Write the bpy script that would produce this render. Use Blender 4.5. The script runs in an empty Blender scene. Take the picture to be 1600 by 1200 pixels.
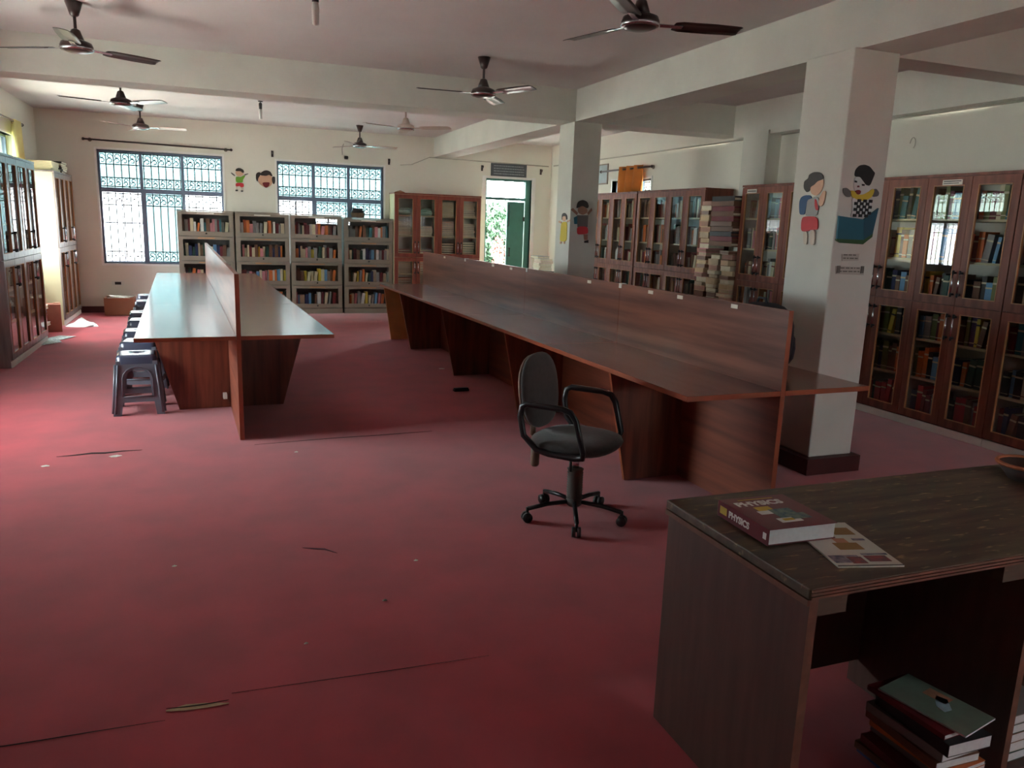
import bpy, bmesh, math, random
from mathutils import Vector, Matrix, Euler
from mathutils.geometry import tessellate_polygon
R = random.Random(7)
PI = math.pi
S = bpy.context.scene
COL = S.collection

# ---------------------------------------------------------------- camera
cd = bpy.data.cameras.new('camera')
cd.sensor_fit = 'HORIZONTAL'; cd.sensor_width = 36.0
cd.lens = 1211.54 / 1600 * 36.0
cd.clip_start = 0.05
cam = bpy.data.objects.new('camera', cd); COL.objects.link(cam)
rows = [[0.93447, 0.04001, -0.35380], [-0.35443, 0.19909, -0.91364], [0.03388, 0.97916, 0.20022]]
cam.matrix_world = Matrix([rows[0] + [0], rows[1] + [0], rows[2] + [1.57], [0, 0, 0, 1]])
S.camera = cam
S.view_settings.view_transform = 'Standard'
S.view_settings.look = 'None'
S.view_settings.gamma = 1.0
S.view_settings.use_curve_mapping = False
S.view_settings.exposure = 1.6
S.cycles.max_bounces = 10
S.cycles.diffuse_bounces = 6
S.cycles.glossy_bounces = 4
S.cycles.transparent_max_bounces = 24
S.cycles.caustics_reflective = False
S.cycles.caustics_refractive = False
S.cycles.sample_clamp_indirect = 6.0

# ---------------------------------------------------------------- daylight
w = bpy.data.worlds.new('overcast_sky'); S.world = w; w.use_nodes = True
bg = w.node_tree.nodes['Background']
bg.inputs[0].default_value = (0.86, 0.97, 1.0, 1)
bg.inputs[1].default_value = 14.0
sl = bpy.data.lights.new('sun', 'SUN'); sl.energy = 62.0; sl.angle = math.radians(4); sl.color = (1.0, 0.985, 0.96)
sun = bpy.data.objects.new('sun', sl); COL.objects.link(sun)
sun.rotation_euler = Vector((-0.15, 0.60, -0.78)).to_track_quat('-Z', 'Y').to_euler()

XL, XR, YB, YF, ZC = -2.39, 5.96, 13.75, -2.6, 3.03
def portal(loc, rot, sx, sy):
    l = bpy.data.lights.new('daylight_portal', 'AREA'); l.shape = 'RECTANGLE'; l.size = sx; l.size_y = sy
    l.cycles.is_portal = True
    o = bpy.data.objects.new('daylight_portal', l); COL.objects.link(o)
    o.location = loc; o.rotation_euler = rot
# openings: (from, to, sill, head)
WIN_BACK = [(-1.60, 0.20, 0.77, 2.50), (1.04, 2.81, 0.77, 2.48)]
DOOR = (4.68, 5.58, 0.0, 2.40)
WIN_LEFT = [(10.35, 12.2, 0.85, 2.50), (5.3, 7.1, 0.80, 2.15)]
WIN_RIGHT = [(10.1, 11.3, 1.0, 2.31)]
WIN_FILL = [(3.5, 4.95, 1.35, 2.15)]  # unseen opening, added to bring cool light onto the pillar fronts
for a, b, c, d in WIN_FILL: portal(((a + b) / 2, YF - 0.30, (c + d) / 2), (PI / 2, 0, 0), b - a, d - c)
for a, b, c, d in WIN_BACK + [DOOR]:
    portal(((a + b) / 2, YB + 0.30, (c + d) / 2), (-PI / 2, 0, 0), b - a, d - c)
for a, b, c, d in WIN_LEFT:
    portal((XL - 0.30, (a + b) / 2, (c + d) / 2), (0, -PI / 2, 0), d - c, b - a)
for a, b, c, d in WIN_RIGHT:
    portal((XR + 0.30, (a + b) / 2, (c + d) / 2), (0, PI / 2, 0), d - c, b - a)

# ---------------------------------------------------------------- helpers
def srgb(r, g, b):
    f = lambda c: (c / 255 / 12.92) if c / 255 <= 0.04045 else ((c / 255 + 0.055) / 1.055) ** 2.4
    return (f(r), f(g), f(b), 1)
MC = {}
def mat(name, rgb=(128, 128, 128), rough=0.6, metal=0.0, var=0.08, scale=8.0, bump=0.0, stretch=(1, 1, 1), rgb2=None, spec=0.5, sheen=0.0, coat=0.0, detail=4.0):
    if name in MC: return MC[name]
    m = bpy.data.materials.new(name); m.use_nodes = True; MC[name] = m
    nt = m.node_tree; n = nt.nodes; l = nt.links
    p = n['Principled BSDF']
    p.inputs['Roughness'].default_value = rough; p.inputs['Metallic'].default_value = metal
    p.inputs['Specular IOR Level'].default_value = spec
    if sheen: p.inputs['Sheen Weight'].default_value = sheen; p.inputs['Sheen Roughness'].default_value = 0.5
    if coat: p.inputs['Coat Weight'].default_value = coat; p.inputs['Coat Roughness'].default_value = 0.16
    c = srgb(*rgb)
    if rgb2: a, b = c, srgb(*rgb2)
    else:
        a = tuple(min(1, x * (1 + var)) for x in c[:3]) + (1,); b = tuple(x * (1 - var) for x in c[:3]) + (1,)
    tc = n.new('ShaderNodeTexCoord'); mp = n.new('ShaderNodeMapping'); mp.inputs['Scale'].default_value = stretch
    l.new(tc.outputs['Object'], mp.inputs[0])
    nz = n.new('ShaderNodeTexNoise'); nz.inputs['Scale'].default_value = scale; nz.inputs['Detail'].default_value = detail
    l.new(mp.outputs[0], nz.inputs['Vector'])
    rp = n.new('ShaderNodeValToRGB'); rp.color_ramp.elements[0].position = 0.33; rp.color_ramp.elements[1].position = 0.67
    rp.color_ramp.elements[0].color = b; rp.color_ramp.elements[1].color = a
    l.new(nz.outputs['Fac'], rp.inputs[0]); l.new(rp.outputs[0], p.inputs['Base Color'])
    if bump:
        bp = n.new('ShaderNodeBump'); bp.inputs['Strength'].default_value = bump; bp.inputs['Distance'].default_value = 0.01
        l.new(nz.outputs['Fac'], bp.inputs['Height']); l.new(bp.outputs[0], p.inputs['Normal'])
    return m
def glassmat(name, tint, refl=1.5, rough=0.0):
    if name in MC: return MC[name]
    m = bpy.data.materials.new(name); m.use_nodes = True; MC[name] = m
    nt = m.node_tree; n = nt.nodes; l = nt.links
    n.remove(n['Principled BSDF'])
    t = n.new('ShaderNodeBsdfTransparent'); t.inputs[0].default_value = tint
    g = n.new('ShaderNodeBsdfGlossy'); g.inputs['Roughness'].default_value = rough
    f = n.new('ShaderNodeFresnel'); f.inputs['IOR'].default_value = refl
    mx = n.new('ShaderNodeMixShader')
    ge = n.new('ShaderNodeNewGeometry'); iv = n.new('ShaderNodeMath'); iv.operation = 'SUBTRACT'; iv.inputs[0].default_value = 1
    l.new(ge.outputs['Backfacing'], iv.inputs[1])            # the far side of the pane adds neither tint nor a second mirror
    mu = n.new('ShaderNodeMath'); mu.operation = 'MULTIPLY'; l.new(f.outputs[0], mu.inputs[0]); l.new(iv.outputs[0], mu.inputs[1])
    tm = n.new('ShaderNodeMixRGB'); tm.inputs[1].default_value = tint; tm.inputs[2].default_value = (1, 1, 1, 1)
    l.new(ge.outputs['Backfacing'], tm.inputs[0]); l.new(tm.outputs[0], t.inputs[0])
    l.new(mu.outputs[0], mx.inputs[0]); l.new(t.outputs[0], mx.inputs[1]); l.new(g.outputs[0], mx.inputs[2])
    l.new(mx.outputs[0], n['Material Output'].inputs[0])
    return m

class MB:
    """collects shapes and links them as one mesh object"""
    def __init__(s): s.v = []; s.f = []; s.m = []; s.s = []
    def add(s, vs, fs, mi=0, sm=False, M=None):
        o = len(s.v)
        s.v += [tuple(M @ Vector(v)) if M else tuple(v) for v in vs]
        for k, f in enumerate(fs):
            s.f.append([o + i for i in f]); s.m.append(mi[k] if isinstance(mi, (list, tuple)) else mi); s.s.append(sm)
        return s
    def box(s, x0, x1, y0, y1, z0, z1, mi=0, M=None):
        v = [(x, y, z) for z in (z0, z1) for y in (y0, y1) for x in (x0, x1)]
        # faces: bottom, top, -y, +y, -x, +x
        return s.add(v, [(0, 2, 3, 1), (4, 5, 7, 6), (0, 1, 5, 4), (2, 6, 7, 3), (0, 4, 6, 2), (1, 3, 7, 5)], mi, False, M)
    def lathe(s, prof, n=16, mi=0, M=None, sm=True):
        vs = []; fs = []
        for r, z in prof:
            for k in range(n): a = 2 * PI * k / n; vs.append((r * math.cos(a), r * math.sin(a), z))
        for i in range(len(prof) - 1):
            for k in range(n):
                k2 = (k + 1) % n; fs.append((i * n + k, i * n + k2, (i + 1) * n + k2, (i + 1) * n + k))
        fs.append(tuple(range(n))[::-1]); fs.append(tuple((len(prof) - 1) * n + k for k in range(n)))
        return s.add(vs, fs, mi, sm, M)
    def cyl(s, a, b, r, n=10, mi=0, r2=None, sm=True):
        a, b = Vector(a), Vector(b); d = b - a
        M = Matrix.Translation(a) @ d.to_track_quat('Z', 'Y').to_matrix().to_4x4()
        return s.lathe([(r, 0), (r if r2 is None else r2, d.length)], n, mi, M, sm)
    def tube(s, pts, r, n=8, mi=0, closed=False, flat=1.0):
        P = [Vector(p) for p in pts]; vs = []; fs = []; m = len(P); up = None
        for i, p in enumerate(P):
            a = P[i - 1] if (i or closed) else p; b = P[(i + 1) % m] if (i < m - 1 or closed) else p
            t = (b - a).normalized()
            if up is None:
                up = Vector((0, 0, 1)) if abs(t.z) < 0.9 else Vector((1, 0, 0))
            x = t.cross(up).normalized(); up = x.cross(t).normalized()
            for k in range(n):
                an = 2 * PI * k / n; vs.append(p + x * (r * math.cos(an)) + up * (r * flat * math.sin(an)))
        for i in range(m if closed else m - 1):
            j = (i + 1) % m
            for k in range(n):
                k2 = (k + 1) % n; fs.append((i * n + k, i * n + k2, j * n + k2, j * n + k))
        if not closed: fs.append(tuple(range(n))[::-1]); fs.append(tuple((m - 1) * n + k for k in range(n)))
        return s.add(vs, fs, mi, True)
    def plate(s, loops, th, mi=0, M=None, me=None):
        """2D polygon with holes in x,z; extruded along y 0..th"""
        L = [[Vector((p[0], 0, p[1])) for p in lp] for lp in loops]
        L2 = [[Vector((p[0], p[1], 0)) for p in lp] for lp in loops]
        flat = [v for lp in L for v in lp]; n = len(flat)
        tr = [tuple(t) for t in tessellate_polygon(L2)]
        vs = [tuple(v) for v in flat] + [(v.x, th, v.z) for v in flat]
        fs = [t for t in tr] + [tuple(i + n for i in t[::-1]) for t in tr]; ms = [mi] * len(fs)
        o = 0
        for lp in L:
            k = len(lp)
            for i in range(k):
                j = (i + 1) % k; fs.append((o + i, o + j, o + j + n, o + i + n)); ms.append(mi if me is None else me)
            o += k
        return s.add(vs, fs, ms, False, M)
    def ell(s, c, r, nu=16, nv=10, mi=0, e=1.0, M=None):
        vs = []; fs = []; sg = lambda x: math.copysign(abs(x) ** e, x)
        for j in range(nv + 1):
            p = -PI / 2 + PI * j / nv
            for i in range(nu):
                a = 2 * PI * i / nu
                vs.append((c[0] + r[0] * sg(math.cos(p)) * sg(math.cos(a)), c[1] + r[1] * sg(math.cos(p)) * sg(math.sin(a)), c[2] + r[2] * sg(math.sin(p))))
        for j in range(nv):
            for i in range(nu):
                i2 = (i + 1) % nu; fs.append((j * nu + i, j * nu + i2, (j + 1) * nu + i2, (j + 1) * nu + i))
        return s.add(vs, fs, mi, True, M)
    def mesh(s, name, mats):
        me = bpy.data.meshes.new(name); me.from_pydata(s.v, [], s.f)
        for m in (mats if isinstance(mats, (list, tuple)) else [mats]): me.materials.append(m)
        me.polygons.foreach_set('material_index', s.m); me.polygons.foreach_set('use_smooth', s.s)
        bm = bmesh.new(); bm.from_mesh(me); bmesh.ops.recalc_face_normals(bm, faces=bm.faces); bm.to_mesh(me); bm.free()
        me.update(); return me
    def build(s, name, mats, parent=None, loc=None, rot=None, bevel=0):
        return link(name, s.mesh(name, mats), parent, loc, rot, bevel)
def link(name, me, parent=None, loc=None, rot=None, bevel=0):
    o = bpy.data.objects.new(name, me); COL.objects.link(o)
    if parent: o.parent = parent
    if loc: o.location = loc
    if rot: o.rotation_euler = rot
    if bevel:
        b = o.modifiers.new('bevel', 'BEVEL'); b.width = bevel; b.segments = 2; b.limit_method = 'ANGLE'
    return o
def tag(o, label, cat, group=None, kind=None):
    o['label'] = label; o['category'] = cat
    if group: o['group'] = group
    if kind: o['kind'] = kind
    return o
def thing(name, label, cat, loc=(0, 0, 0), rz=0, group=None):
    o = bpy.data.objects.new(name, None); COL.objects.link(o); o.empty_display_size = 0.1
    o.location = loc; o.rotation_euler = (0, 0, rz)
    return tag(o, label, cat, group)
def struct(o): o['kind'] = 'structure'; return o
def copy_tree(o, parent=None):
    c = o.copy(); COL.objects.link(c)
    if parent: c.parent = parent
    for ch in list(kids.get(o.name, [])): copy_tree(ch, c)
    return c
kids = {}
def index_kids(root):
    kids[root.name] = list(root.children)
    for c in root.children: index_kids(c)
def rod(a, b, r=0.012): return MB().cyl(a, b, r)

# ---------------------------------------------------------------- materials
m_wall = mat('wall_paint', (228, 226, 215), 0.7, var=0.03, scale=1.2, bump=0.02)
m_ceil = mat('ceiling_paint', (206, 200, 199), 0.8, var=0.04, scale=1.5)
m_beam = mat('beam_paint', (208, 208, 199), 0.75, var=0.05, scale=2.5, bump=0.02)
m_dado = mat('dark_red_paint', (70, 24, 24), 0.5, var=0.15, scale=5)
m_carpet = mat('red_carpet', (164, 43, 53), 0.92, var=0.14, scale=3.0, bump=0.05, spec=0.15, sheen=0.32, detail=9)
m_frame = mat('window_metal', (112, 124, 146), 0.4, 0.3, var=0.05)
m_sill = mat('white_plaster', (235, 235, 232), 0.6, var=0.03)
m_iron = mat('grille_iron', (12, 13, 16), 0.8, 0.0, var=0.1, spec=0.1)
m_tint = glassmat('tinted_glass', (0.140, 0.222, 0.230, 1), 1.5)
m_pale = glassmat('pale_frosted_glass', (0.36, 0.42, 0.36, 1), 1.5)
m_clear = glassmat('cabinet_glass', (0.93, 0.95, 0.945, 1), 1.62)
m_lam = mat('walnut_laminate', (104, 44, 30), 0.24, coat=0.4, var=0.3, scale=1.6, stretch=(6, 0.7, 6), rgb2=(156, 78, 52), detail=7)
m_lamv = mat('walnut_laminate_upright', (92, 46, 34), 0.4, scale=2.2, stretch=(9, 9, 0.7), rgb2=(138, 76, 54), detail=6)
m_lamp = mat('walnut_laminate_screen', (86, 46, 36), 0.30, coat=0.25, scale=1.8, stretch=(8, 0.5, 8), rgb2=(132, 82, 66), detail=7)  # greyer than the lower board: window reflections put into the colour
m_lamlow = mat('walnut_laminate_lower', (104, 50, 34), 0.5, scale=1.8, stretch=(8, 0.5, 8), rgb2=(142, 74, 50), detail=7)  # more orange copy of the screen board, without the painted reflections
m_edge = mat('orange_edge_band', (150, 76, 46), 0.4, var=0.1)
m_tan = mat('pale_raw_board', (206, 150, 96), 0.6, var=0.1)
m_cab = mat('cabinet_walnut', (98, 48, 36), 0.42, spec=.35, scale=2.0, stretch=(9, 9, 0.8), rgb2=(134, 76, 58), detail=6)
m_cabred = mat('cabinet_cherry', (110, 50, 38), 0.4, scale=2.0, stretch=(9, 9, 0.8), rgb2=(134, 70, 54), detail=6)
m_bead = mat('gilt_bead', (178, 128, 84), 0.4, var=0.1)
m_cream = mat('cream_board', (194, 184, 146), 0.5, var=0.03, scale=2)
m_white = mat('white_board', (220, 222, 214), 0.5, var=0.03)
m_in = mat('cabinet_lining', (206, 202, 188), 0.6, var=0.05)
m_chrome = mat('chrome', (200, 200, 205), 0.2, 1.0, var=0.02)
m_black = mat('black_plastic', (22, 22, 24), 0.35, var=0.1)
m_steel = mat('beige_grey_steel', (134, 124, 110), 0.42, var=0.06, scale=4)
m_steeld = mat('bookcase_interior', (96, 92, 86), 0.6, var=0.1)
m_paper = mat('paper', (226, 222, 208), 0.8, var=0.05, scale=20)
PALETTE = {'maroon': (110, 30, 38), 'navy blue': (34, 44, 84), 'dark green': (34, 70, 56), 'orange': (204, 110, 52), 'cream': (208, 196, 162),
           'white': (222, 220, 212), 'brown': (112, 76, 54), 'black': (34, 32, 34), 'teal': (48, 112, 122), 'red': (176, 42, 46), 'yellow': (206, 182, 62),
           'sky blue': (98, 150, 190), 'grey': (140, 138, 134), 'olive green': (112, 118, 60), 'pink': (204, 130, 134), 'purple': (92, 66, 110)}
BM = {k: mat('cover_' + k.replace(' ', '_'), v, 0.5, var=0.06) for k, v in PALETTE.items()}
m_pages = mat('page_edges', (214, 204, 178), 0.85, var=0.08, scale=60)

# ---------------------------------------------------------------- room shell
def wall_mesh(u0, u1, holes, z1=ZC):
    """list of (ua,ub,za,zb) rects covering a wall except its holes"""
    out = []; cur = u0
    for a, b, c, d in sorted(holes):
        out.append((cur, a, 0, z1))
        if c > 0: out.append((a, b, 0, c))
        out.append((a, b, d, z1)); cur = b
    out.append((cur, u1, 0, z1)); return out
struct(MB().box(XL - 0.25, XR + 0.25, YF, YB + 0.25, -0.1, 0).build('floor', m_carpet))
struct(MB().box(XL - 0.25, XR + 0.25, YF - 0.2, YB + 0.25, ZC, ZC + 0.15).build('ceiling', m_ceil))
b = MB()
for a, c, d, e in wall_mesh(XL - 0.25, XR + 0.25, WIN_BACK + [DOOR]): b.box(a, c, YB, YB + 0.22, d, e)
struct(b.build('wall_back', m_wall))
b = MB()
for a, c, d, e in wall_mesh(YF, YB, WIN_LEFT): b.box(XL - 0.22, XL, a, c, d, e)
struct(b.build('wall_left', m_wall))
b = MB()
for a, c, d, e in wall_mesh(YF, YB, WIN_RIGHT): b.box(XR, XR + 0.22, a, c, d, e)
struct(b.build('wall_right', m_wall))
b = MB()
for a, c, d, e in wall_mesh(XL - .22, XR + .22, WIN_FILL): b.box(a, c, YF - .2, YF, d, e)
struct(b.build('wall_front', m_wall))
struct(MB().box(XL, 4.66, YB - 0.012, YB, 0, 0.1).box(5.62, XR, YB - 0.012, YB, 0, 0.1).build('baseboard_back', m_dado))
struct(MB().box(XL, XL + 0.012, YF, YB - 0.02, 0, 0.1).build('baseboard_left', m_dado))
struct(MB().box(XR - 0.012, XR, YF, YB - 0.02, 0, 0.1).build('baseboard_right', m_dado))
# beams and pillars
struct(MB().box(XL, XR, 8.02, 8.42, 2.70, ZC - 0.001).build('trim_1', m_beam))
struct(MB().box(3.74, 4.10, YF, 8.018, 2.70, ZC - 0.001).box(3.70, 4.04, 8.422, YB, 2.70, ZC - 0.001).build('trim_2', m_beam))
struct(MB().box(4.102, XR, 4.05, 4.30, 2.70, ZC - 0.001).build('trim_3', m_beam))
struct(MB().box(5.80, XR, 4.302, 8.018, 2.66, ZC - 0.001).build('trim_4', m_beam))
p = struct(MB().box(3.74, 4.07, 8.04, 8.42, 0, 2.70).build('pillar', m_beam)); p['label'] = 'square grey pillar rising behind the long screen of desks'
p = struct(MB().box(3.69, 4.05, 3.96, 4.385, 0.11, 2.70).build('pillar', m_beam, bevel=0.008)); p['label'] = 'large near pillar with painted child and clown cut-outs'
struct(MB().box(3.64, 4.09, 3.91, 4.43, 0, 0.11).build('plinth', m_dado, p))
p['label'] = 'large near pillar on a dark red plinth'
p = struct(MB().box(5.78, XR, 7.36, 7.80, 0, 2.70).build('pillar', m_beam)); p['label'] = 'wall pillar above the stacked paper bundles'

# ---------------------------------------------------------------- windows
def scroll(b, x, z, h, y):
    for s_ in (-1, 1):
        pts = [(x + s_ * 0.26 * h * math.cos(t) * (1 - t * 0.09) , y, z + s_ * 0.2 * h + 0.26 * h * math.sin(t) * (1 - t * 0.09)) for t in [i * 0.9 for i in range(7)]]
        b.tube(pts, 0.0065, 4)
def window(name, ax, a, b_, c, d, wallpos, out, open_low=(True, False, True), tinted=True):
    """ax 0: window spans x on a y wall; ax 1: spans y on an x wall; built in local u,z with y outward"""
    root = bpy.data.objects.new(name, None); COL.objects.link(root); root['kind'] = 'structure'
    W, H = b_ - a, d - c
    if ax == 0 and out < 0: root.location = (b_, wallpos, c); root.rotation_euler = (0, 0, PI)
    elif ax == 0: root.location = (a, wallpos, c)
    elif out < 0: root.location = (wallpos, a, c); root.rotation_euler = (0, 0, PI / 2)
    else: root.location = (wallpos, b_, c); root.rotation_euler = (0, 0, -PI / 2)
    MB().box(-0.03, 0, -0.01, 0.22, -0.03, H + 0.03).box(W, W + 0.03, -0.01, 0.22, -0.03, H + 0.03).box(0, W, -0.01, 0.22, -0.03, 0).box(0, W, -0.01, 0.22, H, H + 0.03).build('window_reveal', m_sill, root)
    t = 0.03; zt = H * 0.655; y0, y1 = 0.07, 0.12
    f = MB().box(0, t, y0, y1, 0, H).box(W - t, W, y0, y1, 0, H).box(t, W - t, y0, y1, 0, t).box(t, W - t, y0, y1, H - t, H).box(t, W - t, y0, y1, zt - 0.035, zt + 0.035)
    f.build('window_frame', m_frame, root)
    us = [W * k / 3 for k in (1, 2)]
    for k, u in enumerate(us): MB().box(u - 0.022, u + 0.022, y0 + .002, y1 - .002, t, zt - 0.035).box(u - 0.022, u + 0.022, y0 + .002, y1 - .002, zt + 0.035, H - t).build('mullion', m_frame, root)
    E = [0] + us + [W]
    for k in range(3):
        MB().box(E[k] + 0.02, E[k + 1] - 0.02, 0.092, 0.096, zt + 0.03, H - t + 0.005).build('window_pane', m_tint if tinted else m_pale, root)
        if not open_low[k]:
            MB().box(E[k] + 0.02, E[k + 1] - 0.02, 0.092, 0.096, t - 0.005, zt - 0.03).build('window_pane', m_tint, root)
            MB().box(E[k] + 0.022, E[k] + 0.05, 0.075, 0.09, t, zt - .035).build('sash_stile', m_frame, root)
    if open_low[0]: MB().box(t, us[0] - .022, 0.125, 0.14, 0.55 * zt, 0.55 * zt + 0.018).box(W / 6 - .006, W / 6 + .006, 0.125, 0.14, t, zt - .04).build('sash_bar', m_frame, root)
    g = MB(); y = 0.16; n = max(6, int(round(W / 0.105)))
    zs = [0.03, 0.03 + H * .09, zt - H * .13, zt - 0.05, zt + 0.055, zt + H * .11, H - H * .12, H - 0.035]
    for z in zs: g.box(0, W, y, y + 0.008, z - 0.008, z + 0.008)
    for i in range(n + 1):
        x = W * i / n; g.box(x - 0.007, x + 0.007, y, y + 0.009, 0, H)
    for i in range(n):
        x = W * (i + 0.5) / n
        for z0, z1 in ((zs[0], zs[1]), (zs[2], zs[3]), (zs[4], zs[5]), (zs[6], zs[7])):
            scroll(g, x, (z0 + z1) / 2, (z1 - z0) * 0.95, y)
    g.build('iron_grille', m_iron, root)
    return root
window('window_1', 0, *WIN_BACK[0], YB, 1)
window('window_2', 0, *WIN_BACK[1], YB, 1, (True, False, False))
window('window_3', 1, *WIN_LEFT[0], XL, -1, (True, True, True), False)
window('window_4', 1, *WIN_LEFT[1], XL, -1, (True, True, True))
window('window_5', 1, *WIN_RIGHT[0], XR, 1, (True, False, True), False)
window('fill_window', 0, *WIN_FILL[0], YF, -1, (True, True, True))  # added behind the camera, only for its light
# back door
m_green = mat('green_door_paint', (72, 132, 120), 0.45, var=0.06)
dr = bpy.data.objects.new('door_1', None); COL.objects.link(dr); dr['kind'] = 'structure'; dr.location = (DOOR[0], YB, 0)
W = DOOR[1] - DOOR[0]
MB().box(-0.07, 0, -0.015, 0.22, 0, 2.44).box(W, W + 0.07, -0.015, 0.22, 0, 2.44).box(0, W, -0.015, 0.22, 2.40, 2.44).build('door_reveal', m_sill, dr)
MB().box(0, 0.04, 0.05, 0.12, 0, 2.40).box(W - 0.10, W, 0.05, 0.12, 0, 2.40).box(0.04, W - .1, 0.05, 0.12, 2.36, 2.40).box(0.04, W - .1, 0.05, 0.12, 2.02, 2.07).build('door_frame', m_green, dr)
g = MB()
for z in (2.10, 2.17, 2.27, 2.34): g.box(0.04, W - .1, 0.13, 0.138, z - .004, z + .004)
for i in range(9):
    x = 0.04 + (W - .14) * i / 8; g.box(x - .004, x + .004, .13, .139, 2.07, 2.36)
for i in range(8):
    x = 0.04 + (W - .14) * (i + .5) / 8; scroll(g, x, 2.135, .06, .134); scroll(g, x, 2.305, .06, .134)
g.build('transom_grille', m_iron, dr)
def leaf(x0, w_, loc, rz):
    lf = MB().box(x0, x0 + w_, -0.02, 0.02, 0.02, 2.0)
    for z0, z1 in ((.12, .62), (.72, 1.25), (1.35, 1.88)): lf.box(x0 + .06, x0 + w_ - .06, -.028, -.02, z0, z1).box(x0 + .06, x0 + w_ - .06, .02, .028, z0, z1)
    o = lf.build('door_leaf', m_green, dr, loc, (0, 0, rz))
    MB().cyl((x0 + .05, -.05, 1.0), (x0 + .05, -.05, 1.16), .012).box(x0 + .03, x0 + .07, -.05, -.028, 1.0, 1.02).box(x0 + .03, x0 + .07, -.05, -.028, 1.14, 1.16).build('door_handle', m_black, o)
    return o
lr = leaf(0.0, .335, (.455, .085, 0), 0)                     # right leaf stays shut
MB().box(.31, .345, -.034, -.029, .25, .33).box(.31, .345, -.034, -.029, 1.65, 1.73).build('hinge', m_black, lr)
MB().cyl((.03, -.036, 1.55), (.03, -.036, 1.95), .008).build('tower_bolt', m_black, lr)
leaf(0.0, .40, (.045, .16, 0), math.radians(97))             # left leaf folded outward

# ---------------------------------------------------------------- outdoors
m_conc = mat('pale_concrete', (196, 192, 182), 0.9, var=0.06, scale=2)
m_yard = mat('compound_wall_paint', (98, 101, 103), 0.9, var=0.03, scale=1)  # darkened to keep the view through the open window parts less bright
o = MB().box(-30, 30, YB + .25, 40, -0.25, -0.15).box(-30, 30, -30, YF - .2, -.25, -.15).box(-30, XL - .25, YF - .2, YB + .25, -0.25, -.15).box(XR + .25, 30, YF - .2, YB + .25, -.25, -.15).build('ground', m_conc); struct(o)
o = MB().box(-9, 4.4, 18.2, 18.4, -0.15, 3.4).box(-9, 4.45, 18.15, 18.45, 3.4, 3.46).build('compound_wall', m_yard); struct(o); o['label'] = 'grey compound wall added outside the back windows'  # added so the back panes look evenly bright down to the sill
leafm = mat('leaf_green', (30, 56, 34), 0.6, var=0.35, scale=4)
leafr = mat('red_flower', (130, 50, 48), 0.6, var=0.1)
bark = mat('bark', (110, 90, 70), 0.9, var=0.2)
def bush(name, label, c, r, n, m, size, trunk=True, group=None):
    t = thing(name, label, 'plant', (c[0], c[1], -0.15), 0, group)
    if trunk:
        b = MB().cyl((0, 0, 0), (0, 0, c[2] + .1), .05, 8, 0, .03)
        for k in range(5):
            a = k * 1.3; b.cyl((0, 0, c[2] * .5 + k * .1), (r[0] * .6 * math.cos(a), r[1] * .6 * math.sin(a), c[2] + r[2] * .5), .025, 6, 0, .01)
        b.build('trunk', bark, t)
    b = MB()
    for _ in range(n):
        while 1:
            d = Vector((R.uniform(-1, 1), R.uniform(-1, 1), R.uniform(-1, 1)))
            if .25 < d.length < 1: break
        p = Vector((d.x * r[0], d.y * r[1], c[2] + .15 + d.z * r[2]))
        q = Euler((R.uniform(0, 6), R.uniform(0, 6), R.uniform(0, 6))).to_matrix().to_4x4(); s_ = size * R.uniform(.6, 1.3)
        b.add([(-s_, 0, 0), (0, -s_ * .5, s_ * .12), (s_, 0, 0), (0, s_ * .5, s_ * .12)], [(0, 1, 2), (0, 2, 3)], 0, False, Matrix.Translation(p) @ q)
    o = b.build('foliage', m, t); o['kind'] = 'stuff'
    return t
bush('leafy_tree', 'large leafy green tree growing outside the open back door', (6.3, 17.4, 1.05), (1.15, .8, 1.05), 8000, leafm, .07)
bush('leafy_shrub', 'low green shrub in front of the tree outside the door', (6.45, 16.0, .45), (.3, .3, .4), 500, leafm, .05)
bush('flowering_shrub', 'red flowering shrub outside the door, left of the green tree', (5.85, 16.2, .85), (.16, .16, .5), 260, leafr, .04)
bush('leafy_tree', 'second green tree far behind, seen at the left of the open door', (6.0, 20.6, 1.2), (1.3, .9, 1.1), 2200, leafm, .07)

# ---------------------------------------------------------------- books
def unit_book(color):
    b = MB()
    b.box(0, .1, 0, 1, 0, 1, 0).box(.9, 1, 0, 1, 0, 1, 0).box(.1, .9, 0, .05, 0, 1, 0).box(.1, .9, .05, .96, .02, .98, 1)
    b.box(-.01, 1.01, -.012, .03, .75, .81, 2).box(-.01, 1.01, -.012, .03, .1, .13, 2)
    band = {'white': 'navy blue', 'cream': 'maroon', 'yellow': 'black', 'orange': 'cream'}.get(color, 'cream')
    return b.mesh('book', [BM[color], m_pages, BM[band]])
UB = {k: unit_book(k) for k in PALETTE}
SPECS = []   # (matrix, color, label, group, screen size)
def book_at(Mx, color, label, group):
    c = Mx @ Vector((.5, 0, .5)); d2 = (c - Vector((0, 0, 1.57))).length_squared
    hide = 0.2 if c.z < 1.0 and c.x > 4.9 and c.y > 6.2 else 1
    SPECS.append((Mx, color, label, group, hide * Mx.col[2].length * Mx.col[0].length * (0.6 if c.x > 4.9 and c.y > 8 else 1) / d2))
ORD = ['first', 'second', 'third', 'fourth', 'fifth', 'sixth', 'seventh', 'eighth', 'ninth', 'tenth', 'eleventh', 'twelfth', 'thirteenth', 'fourteenth', 'fifteenth', 'sixteenth', 'seventeenth', 'eighteenth', 'nineteenth', 'twentieth', 'twenty-first', 'twenty-second', 'twenty-third', 'twenty-fourth', 'twenty-fifth', 'twenty-sixth', 'twenty-seventh', 'twenty-eighth']
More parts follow.
